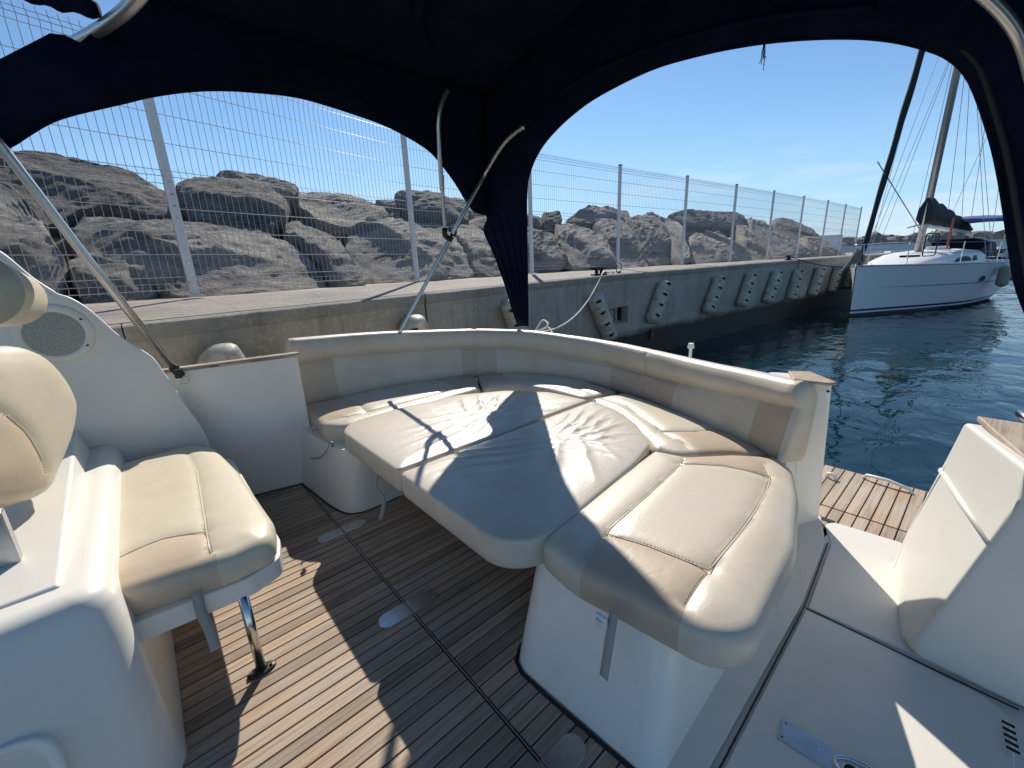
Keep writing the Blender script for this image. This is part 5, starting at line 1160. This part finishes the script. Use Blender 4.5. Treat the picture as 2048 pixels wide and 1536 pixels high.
# ================================================================ SAILBOAT
SB0 = Vector((15.25, 2.72, WATER)); sdir = Vector((.98, -.20, 0)).normalized(); sn = Vector((sdir.y, -sdir.x, 0))  # sn: towards the motorboat
def SL(s, o, z): return SB0+sdir*s+sn*o+Vector((0, 0, z))
sb = empty('sailboat', tuple(SB0), 'white sailing yacht moored bow-in with dark green sail cover and blue bimini', 'sailboat')
LN = 9.2
def hb(s): t = min(max(s/LN, 0), 1); return 1.70*(1-(1-min(t/.58, 1))**1.75)*(1 if t < .6 else 1-.20*((t-.6)/.4)**2)+.015
def sheer(s): t = s/LN; return 1.40-.22*t+.12*t*t
def sailboat():
    NS = 46; zs = [(-.5, .10), (-.25, .45), (-.05, .66), (.08, .72), (.13, .735), (.19, .755), (.35, .83), (.7, .92), (1.0, 1.0)]
    near = []; vs = []; rows = []
    for i in range(NS+1):
        s = LN*(i/NS)**1.15; row = []
        for (zf, wf) in zs:
            z = zf*sheer(s) if zf > .2 else zf*1.0
            rk = .28*(z/1.4)*0
            k = max(0, 1-s/4.2); stem = 0.10*(1-max(z, 0)/1.4)*k  # near plumb stem
            w = hb(s)*wf*(1-.35*k*(1-max(zf, 0))) if zf > 0 else hb(s)*wf
            stern_lift = 0
            zz = z
            if s > 6.6 and zf < .2: zz = z+.30*((s-6.6)/(LN-6.6))**2
            row.append((s+stem, w, zz))
        rows.append(row)
    m = len(zs); bands = {'hull': [], 'antifouling': [], 'boot_stripe': []}; V = []
    for sgn in (1, -1):
        for row in rows: V += [SL(s, sgn*w, z) for s, w, z in row]
    half = len(rows)*m
    for h in (0, 1):
        for i in range(NS):
            for j in range(m-1):
                a = h*half+i*m+j; q = (a, a+m, a+m+1, a+1); bands['antifouling' if j < 3 else ('boot_stripe' if j == 4 else 'hull')].append(q)
    # transom
    i = NS
    for j in range(m-1): bands['hull'].append((i*m+j, half+i*m+j, half+i*m+j+1, i*m+j+1))
    for nm, mt_ in (('hull', 'hullwhite'), ('antifouling', 'anti'), ('boot_stripe', 'navy')):
        fs = bands[nm]; used = sorted({k for f in fs for k in f}); rm = {k: j for j, k in enumerate(used)}; meshobj(nm, [V[k] for k in used], [tuple(rm[k] for k in f) for f in fs], MT[mt_], sb, autos=35)
    # deck
    vs = []; fs = []
    for i in range(NS+1):
        s, w, z = rows[i][-1]; vs += [SL(s, w-.02, z-.02), SL(s, 0, z+.04), SL(s, -w+.02, z-.02)]
    for i in range(NS): fs += [(3*i, 3*i+3, 3*i+4, 3*i+1), (3*i+1, 3*i+4, 3*i+5, 3*i+2)]
    meshobj('deck', vs, fs, MT['deckwhite'], sb, smooth=True)
    mb = MB(); mb.tube([SL(r_[-1][0], r_[-1][1], r_[-1][2]+.01) for r_ in rows], .022, 6); mb.build('toe_rail', MT['plate'], sb, smooth=True)
    # thin cove stripe
    mb = MB(); pts = [];
    for i in range(3, NS-4): s = rows[i][5][0]; t = .62; w = rows[i][6][1]*(1-t)+rows[i][7][1]*t; z = rows[i][6][2]*(1-t)+rows[i][7][2]*t; pts.append(SL(s, w+.006, z))
    mb.tube(pts, .010, 4); mb.build('cove_stripe', MT['navy'], sb)
    # cabin trunk
    st_ = [(1.6, .35, .02), (2.2, .62, .10), (3.0, .88, .26), (3.8, 1.00, .38), (4.7, 1.06, .45), (5.6, 1.08, .48), (6.4, 1.04, .46), (6.5, 1.02, .10)]
    rings = []
    for s, w, h in st_:
        z0 = sheer(s)-.03; rings.append([SL(s, w*k, z0+h*q) for k, q in ((-1, 0), (-.97, .55), (-.80, .88), (-.45, 1.0), (0, 1.04), (.45, 1.0), (.80, .88), (.97, .55), (1, 0))])
    mb = MB(); mb.loft(rings, cap=(True, True)); mb.build('cabin_top', MT['deckwhite'], sb, autos=50)
    # side window
    def win(s0, s1, name='window'):
        mb = MB(); top = []; bot = []
        for k in range(13):
            t = k/12; s = s0+(s1-s0)*t; w = np.interp(s, [q[0] for q in st_], [q[1] for q in st_]); h = np.interp(s, [q[0] for q in st_], [q[2] for q in st_])
            z0 = sheer(s)-.03; arch = math.sin(math.pi*t)**.6 if name == 'window' else 1
            top.append(SL(s, w*.985+.012, z0+h*(.24+.36*arch*(1-.2*t)))); bot.append(SL(s, w*1.0+.012, z0+h*.22))
        P = top+bot[::-1]; mb.add([*P], [(k, k+1, 24-k, 25-k) for k in range(12)]); mb.build(name, MT['glass'], sb)
    win(3.75, 4.95); win(5.05, 5.4)
    mb = MB(); c = SL(7.15, 0, .0); pts = []
    zc = sheer(4.5)*.66
    w0 = np.interp(4.5, [rows[i][7][0] for i in range(NS+1)], [rows[i][7][1] for i in range(NS+1)])
    hull_pts = [SL(4.5+.20*math.cos(t)+.06*math.sin(t), w0+.008-.0, zc+.09*math.sin(t)) for t in [6.2832*k/20 for k in range(20)]]
    mb.add(hull_pts, [tuple(range(20))]); mb.build('hull_window', MT['glass'], sb)
    # fore hatch, coachroof details
    mb = MB(); p = SL(3.2, .1, sheer(3.2)+.26); mb.box(p, (.5, .45, .05)); mb.build('fore_hatch', MT['glass'], sb, bevel=.01)
    mb = MB(); mb.box(SL(5.3, .1, sheer(5.3)+.50), (.9, .5, .10)); mb.build('sliding_hatch', MT['deckwhite'], sb, bevel=.03)
    # mast
    mast0 = SL(4.05, .0, sheer(4.05)+.30); mast1 = SL(4.20, 0, 17.5)
    mb = MB(); mb.tube([mast0, mast1], .095, 14); mb.build('mast', MT['mast'], sb, smooth=True)
    fs0 = SL(.16, 0, 1.45); fs1 = mast0.lerp(mast1, .97); mb = MB(); pts = [fs0.lerp(fs1, k/60) for k in range(61)]
    wob = [p+Vector((.006*math.sin(k*1.1), .006*math.cos(k*.9), 0)) for k, p in enumerate(pts)]
    rr = [.035, .045]+[.062+.006*math.sin(k*.9)+.022*math.sin(min(1, k/30)*1.57) for k in range(2, 61)]; mb.tube(wob, rr, 10); mb.build('furled_genoa', MT['sailcover'], sb, smooth=True)
    mb = MB(); mb.tube([fs0+Vector((0, 0, -.18)), fs0], [.07, .05], 12); mb.build('furler_drum', MT['iron'], sb)
    # boom with sail bag
    b0 = SL(4.15, 0, 2.52); b1 = SL(7.95, .1, 2.28); mb = MB(); mb.tube([b0, b1], .075, 12); mb.build('boom', MT['deckwhite'], sb, smooth=True)
    rings = []
    for k in range(17):
        t = k/16; c = b0.lerp(b1, t)+Vector((0, 0, .06)); h = .62*(1-t)**.8+.13+.03*math.sin(k*1.9); w = .20*(1-t*.5)
        rings.append([c+sdir*(-.18 if k == 0 else 0)+sn*w*x+Vector((0, 0, h*z+.02*math.sin(k*2+z*5))) for x, z in ((-.35, -.06), (-1, .15), (-.9, .55), (-.3, .95), (0, 1.02), (.3, .95), (.9, .55), (1.0, .15), (.35, -.06))])
    mb = MB(); mb.loft(rings); mb.build('sail_cover', MT['sailcover'], sb, autos=60)
    mb = MB(); mb.tube([mast0+Vector((0, 0, .25)), b0.lerp(b1, .30)], .028, 8); mb.build('boom_strut', MT['mast'], sb)
    for sp_h in (.42, .72):
        mb = MB(); c = mast0.lerp(mast1, sp_h); mb.tube([c-sn*.95+sdir*.25, c, c+sn*.95+sdir*.25], .022, 6); mb.build('spreader', MT['mast'], sb)
    mb = MB(); sw_ = lambda a, b, r=.007: mb.tube([a, b], r, 5)
    c1 = mast0.lerp(mast1, .42); c2 = mast0.lerp(mast1, .72); top = mast0.lerp(mast1, .97)
    for g_ in (1, -1):
        w = hb(4.5)*.92*g_; ch = SL(4.6, w, sheer(4.5)); sw_(ch, c1+sn*.95*g_+sdir*.25); sw_(c1+sn*.95*g_+sdir*.25, c2+sn*.95*g_+sdir*.25); sw_(c2+sn*.95*g_+sdir*.25, top); sw_(SL(4.4, w, sheer(4.5)), c1); sw_(SL(5.0, w, sheer(4.5)), c1)
        sw_(SL(9.1, 1.1*g_, 1.4), SL(8.2, 0, 6.0)); sw_(b0.lerp(b1, .45), c1+Vector((0, 0, .4))); sw_(b0.lerp(b1, .8), c1+Vector((0, 0, .4)))
    sw_(SL(8.2, 0, 6.0), top); sw_(b1, top, .008); sw_(SL(.35, 0, 1.5), mast0.lerp(mast1, .55)); sw_(SL(4.0, -.2, 1.8), top); sw_(fs0+Vector((0, 0, 2.6)), SL(4.0, .2, 2.0), .014)
    mb.build('rigging_wires', MT['wire'], sb)
    # pulpit, stanchions, lifelines
    mb = MB(); z0 = sheer(.2)
    for g_ in (1, -1):
        mb.tube([SL(.10, .10*g_, z0), SL(-.05, .12*g_, z0+.58)], .013, 6); mb.tube([SL(1.35, hb(1.35)*.93*g_, z0), SL(1.3, hb(1.35)*.93*g_, z0+.58)], .013, 6)
        mb.tube(smoothpts([SL(-.05, .12*g_, z0+.58), SL(.6, hb(.7)*.9*g_, z0+.60), SL(1.3, hb(1.35)*.93*g_, z0+.60)], 4), .014, 6)
    mb.tube([SL(-.05, -.12, z0+.58), SL(-.12, 0, z0+.58), SL(-.05, .12, z0+.58)], .013, 6); mb.build('pulpit', MT['steel'], sb, smooth=True)
    for s in (3.1, 4.9, 6.7, 8.5):
        for g_ in (1, -1): mb = MB(); p = SL(s, hb(s)*.95*g_, sheer(s)); mb.tube([p, p+Vector((0, 0, .62))], .012, 6); mb.build('stanchion', MT['steel'], sb)
    mb = MB()
    for g_ in (1, -1):
        for hh in (.6, .32): mb.tube([SL(s, hb(s)*.95*g_, sheer(s)+hh) for s in (1.35, 3.1, 4.9, 6.7, 8.5)], .006, 4)
    mb.build('lifelines', MT['wire'], sb)
    # clear weather screen frame near the mast foot
    mb = MB(); c = SL(2.0, hb(2)*.9, sheer(2)+.62); ux = sdir; q = [c-ux*.42-Vector((0, 0, .38)), c-ux*.42+Vector((0, 0, .22)), c+ux*.50+Vector((0, 0, .22)), c+ux*.50-Vector((0, 0, .38))]; mb.tube(rpt(q, .08), .016, 6, cap=False); mb.build('bow_gate_frame', MT['iron'], sb, smooth=True)
    mb = MB()
    for d_ in (-.22, .30):
        k = c+ux*d_+Vector((0, 0, .12)); mb.box(k+Vector((0, 0, .03)), (.12, .02, .03)); mb.box(k+Vector((0.02, 0, -.03)), (.04, .02, .10))
    mb.build('strap_tabs', MT['iron'], sb)
    # anchor on the bow roller
    mb = MB(); p = SL(-.05, 0, z0+.05); mb.add([p+sdir*.5+Vector((0, 0, .20)), p+sdir*-.05+Vector((0, 0, .42)), p+sdir*-.42+Vector((0, 0, .12)), p+sdir*-.75+Vector((0, 0, -.12)), p+sdir*-.25+Vector((0, 0, .02)), p+sdir*.45+Vector((0, 0, .05))], [(0, 1, 2, 3, 4, 5)])
    meshobj('anchor', mb.v, mb.f, MT['rubber'], sb, solid=.05)
    # blue bimini on bows
    rings = []; vs = []; fs = []
    for i in range(9):
        s = 6.6+3.2*i/8
        for j in range(7): o_ = -1.25+2.5*j/6; vs.append(SL(s, o_, 2.55+.30*math.sin(math.pi*(i+2.0)/12)-.14*(o_/1.25)**2))
    for i in range(8):
        for j in range(6): a = i*7+j; fs.append((a, a+1, a+8, a+7))
    meshobj('blue_bimini', vs, fs, MT['tarp'], sb, smooth=True, solid=.03)
    for s in (6.9, 8.2, 9.6):
        mb = MB(); mb.tube([SL(s*.4+4.2, 1.15, 1.3), SL(s, 1.25, 2.5)], .014, 6); mb.build('bimini_bow', MT['steel'], sb)
    # spray hood and wheel clutter
    mb = MB(); rings = [[SL(s, w*k, sheer(6.5)+.15+h*q) for k, q in ((-1, 0), (-.9, .7), (-.4, 1), (.4, 1), (.9, .7), (1, 0))] for s, w, h in ((6.4, .9, .30), (6.9, 1.0, .60), (7.6, 1.02, .64))]; mb.loft(rings, cap=(True, False)); mb.build('spray_hood', MT['glass'], sb, autos=40)
    mb = MB(); mb.box(SL(8.7, 1.1, 1.6), (.35, .25, .35)); mb.build('stern_box', MT['deckwhite'], sb, bevel=.04)
    for k in range(2): mb = MB(); a = SL(4.3+k*2.0, .6, sheer(4)+.45); mb.tube([a, a+Vector((0, 0, .6)), a+Vector((.1, 0, .9))], .03, 6); mb.build('orange_cord', MT['orange'], sb) if k == 0 else None
def rpt(q, r):
    out = []; n = len(q)
    for i in range(n):
        a, b, c = q[i-1], q[i], q[(i+1) % n]; out += [b+(a-b).normalized()*r, b+(a-b).normalized()*r*.3+(c-b).normalized()*r*.3, b+(c-b).normalized()*r]
    return out+[out[0]]
sailboat()
for s, lb, ln in ((4.95, 'beige cylinder fender hanging amidships on the sailboat', .62), (5.9, 'rounder beige fender near the sailboat stern', .48)):
    w = hb(s)*1.0; top = SL(s, w+.13, sheer(s)-.10); ax = Vector((0, 0, -1)); mb = MB(); pp = []; rr = []
    for k in range(17): t = k/16; e = min(t, 1-t)*ln; pp.append(top+ax*(t*ln)); rr.append(.14*min(1, math.sqrt(max(e, .003)/.07)))
    root = empty('boat_fender', tuple(top), lb, 'fender', 'fenders hanging on the sailboat'); mb.tube(pp, rr, 16); mb.build('body', MT['buff'], root, smooth=True)
    mb = MB(); mb.tube([top, top+Vector((0, 0, .12)), SL(s, w*.95, sheer(s)+.5)], .008, 5); mb.build('lanyard', MT['rope'], root)

# ================================================================ FAR SIDE OF THE HARBOUR
def far():
    rg = random.Random(11)
    # white wall with painted berth numbers
    A = UZ(1640, 500, .1); 
    def FP(u, z=0.0, dist=85): d = ray(u, 485); d = Vector((d.x, d.y, 0)).normalized(); return Vector((d.x*dist, d.y*dist, z))
    a, b = FP(1600, dist=80), FP(2140, dist=92); t = (b-a).normalized(); n = Vector((-t.y, t.x, 0)); ang = math.atan2(t.y, t.x); rot = Matrix.Rotation(ang, 3, 'Z')
    Ln = (b-a).length
    mb = MB(); mb.box((a+b)/2+Vector((0, 0, .9))+n*4, (Ln*1.2, .6, 2.7), rot); o = mb.build('harbour_wall', MT['farwhite'], None); tag(o, 'long low white harbour wall with dark berth numbers far beyond the sailboat', 'wall')
    for u, ch in ((1890, '6'), (1917, '5'), (1942, '8'), (1958, '4'), (1984, '4'), (1998, '4')):
        p = FP(u, dist=84); k = (p-a).dot(t); p = a+t*k+n*(4-.31)+Vector((0, 0, 1.5))
        cu = bpy.data.curves.new('berth_number', 'FONT'); cu.body = ch; cu.size = 1.5; cu.align_x = 'CENTER'; cu.align_y = 'CENTER'; cu.extrude = .005; cu.materials.append(MT['print'])
        q = bpy.data.objects.new('berth_number', cu); q.location = p-n*.02; q.rotation_euler = (math.pi/2, 0, ang); COL.objects.link(q); q.parent = o
        
    # dark riprap crest behind
    protos = []
    for k in range(3):
        bm = bmesh.new(); bmesh.ops.create_icosphere(bm, subdivisions=2, radius=1)
        for v in bm.verts: v.co *= 1+.28*noise.noise(v.co*1.7+Vector((k*9, 0, 0)))
        me = bpy.data.meshes.new('far_boulder'); bm.to_mesh(me); bm.free(); me.materials.append(MT['rockdark']); protos.append(me)
    allm = MB()
    for k in range(150):
        p = a+t*(Ln*(-.08+1.16*k/150))+n*(6.5+rg.uniform(-.6, 1.2))+Vector((0, 0, 1.9+rg.uniform(-.2, .8)+.5*noise.noise(Vector((k*.12, 0, 0)))))
        s = rg.uniform(.8, 1.5); Mx = Matrix.Translation(p) @ Matrix.Rotation(rg.uniform(0, 3), 4, 'Z') @ Matrix.Rotation(rg.uniform(0, 3), 4, 'X') @ Matrix.Diagonal((s*1.3, s, s*.8, 1)); me = protos[k % 3]
        allm.add([Mx @ v.co for v in me.vertices], [tuple(q.vertices) for q in me.polygons])
    o2 = allm.build('breakwater_stones', MT['rockdark'], None); tag(o2, 'dark stones on the distant breakwater crest above the white wall', 'rubble', kind='stuff')
    mb = MB(); mb.box((a+b)/2+n*8+Vector((0, 0, .6)), (Ln*1.2, 5, 3.4), rot); o3 = mb.build('far_breakwater', MT['rockdark'], None); o3['kind'] = 'structure'
    # small building and moored boats along the wall
    mb = MB(); p = FP(1653, dist=60); mb.box(p+Vector((0, 0, 1.2)), (2.2, 2.2, 4.0), rot); bd = mb.build('harbour_hut', MT['farwhite'], None, bevel=.05); tag(bd, 'small white block building seen between the last two fence posts', 'hut')
    cols = ['deckwhite', 'blueboat', 'deckwhite', 'navy', 'deckwhite', 'hullwhite', 'blueboat', 'deckwhite', 'deckwhite', 'hullwhite', 'navy']
    for k, u in enumerate((1672, 1690, 1712, 1738, 1766, 1795, 1822, 1858, 1905, 1950, 1990)):
        p = FP(u, WATER, 58+rg.uniform(-3, 3)); root = empty('moored_boat', tuple(p), ['white launch in the distance just right of the eighth fence post', 'blue launch in the distance behind the last fence panel', 'low white boat far behind the furled headsail foot', 'dark-hulled boat far off, left of the yacht pulpit hoop', 'white boat far off, seen through the yacht pulpit hoop', 'pale boat far off, just left of the yacht mast', 'blue boat far off, behind the foot of the yacht mast', 'white boat in the distance above the yacht cabin top', 'second white boat in the distance above the yacht cabin top', 'white boat in the distance above the yacht side window', 'dark boat in the distance nearest the canvas column'][k], 'boat', 'distant moored boats'); w = 1.1; ln = 3.8+rg.random()
        yaw = ang+math.pi/2+rg.uniform(-.2, .2); ro = Matrix.Rotation(yaw, 3, 'Z'); R3 = lambda x, y, z: p+ro@Vector((x, y, z))
        hull = [[R3(x*ln/2, y*w*(.7 if z < .1 else 1), z) for x, y in ((-1, -.85), (.3, -1), (.8, -.6), (1.05, 0), (.8, .6), (.3, 1), (-1, .85))] for z in (-.1, .9)]
        mb = MB(); mb.loft(hull); mb.build('hull', MT[cols[k]], root)
        mb = MB(); cab = [[R3(x*ln*.28, y*w*s, z) for x, y in ((-1, -.8), (.6, -.8), (1, -.4), (1, .4), (.6, .8), (-1, .8))] for z, s in ((.9, .9), (1.7, .75))]; mb.loft(cab); mb.build('cabin', MT['deckwhite'], root)
        mb = MB(); cab = [[R3(x*ln*.285, y*w*s*1.02, z) for x, y in ((-1, -.8), (.6, -.8), (1, -.4), (1, .4), (.6, .8), (-1, .8))] for z, s in ((1.2, .86), (1.5, .80))]; mb.loft(cab, cap=(False, False)); mb.build('window_band', MT['glass'], root)
far()
print('SCENE objects', len(bpy.data.objects), 'verts', sum(len(m_.vertices) for m_ in bpy.data.meshes))
for nm, q in (('mast0', (19.1, 1.9, 1.3)), ):
    pass
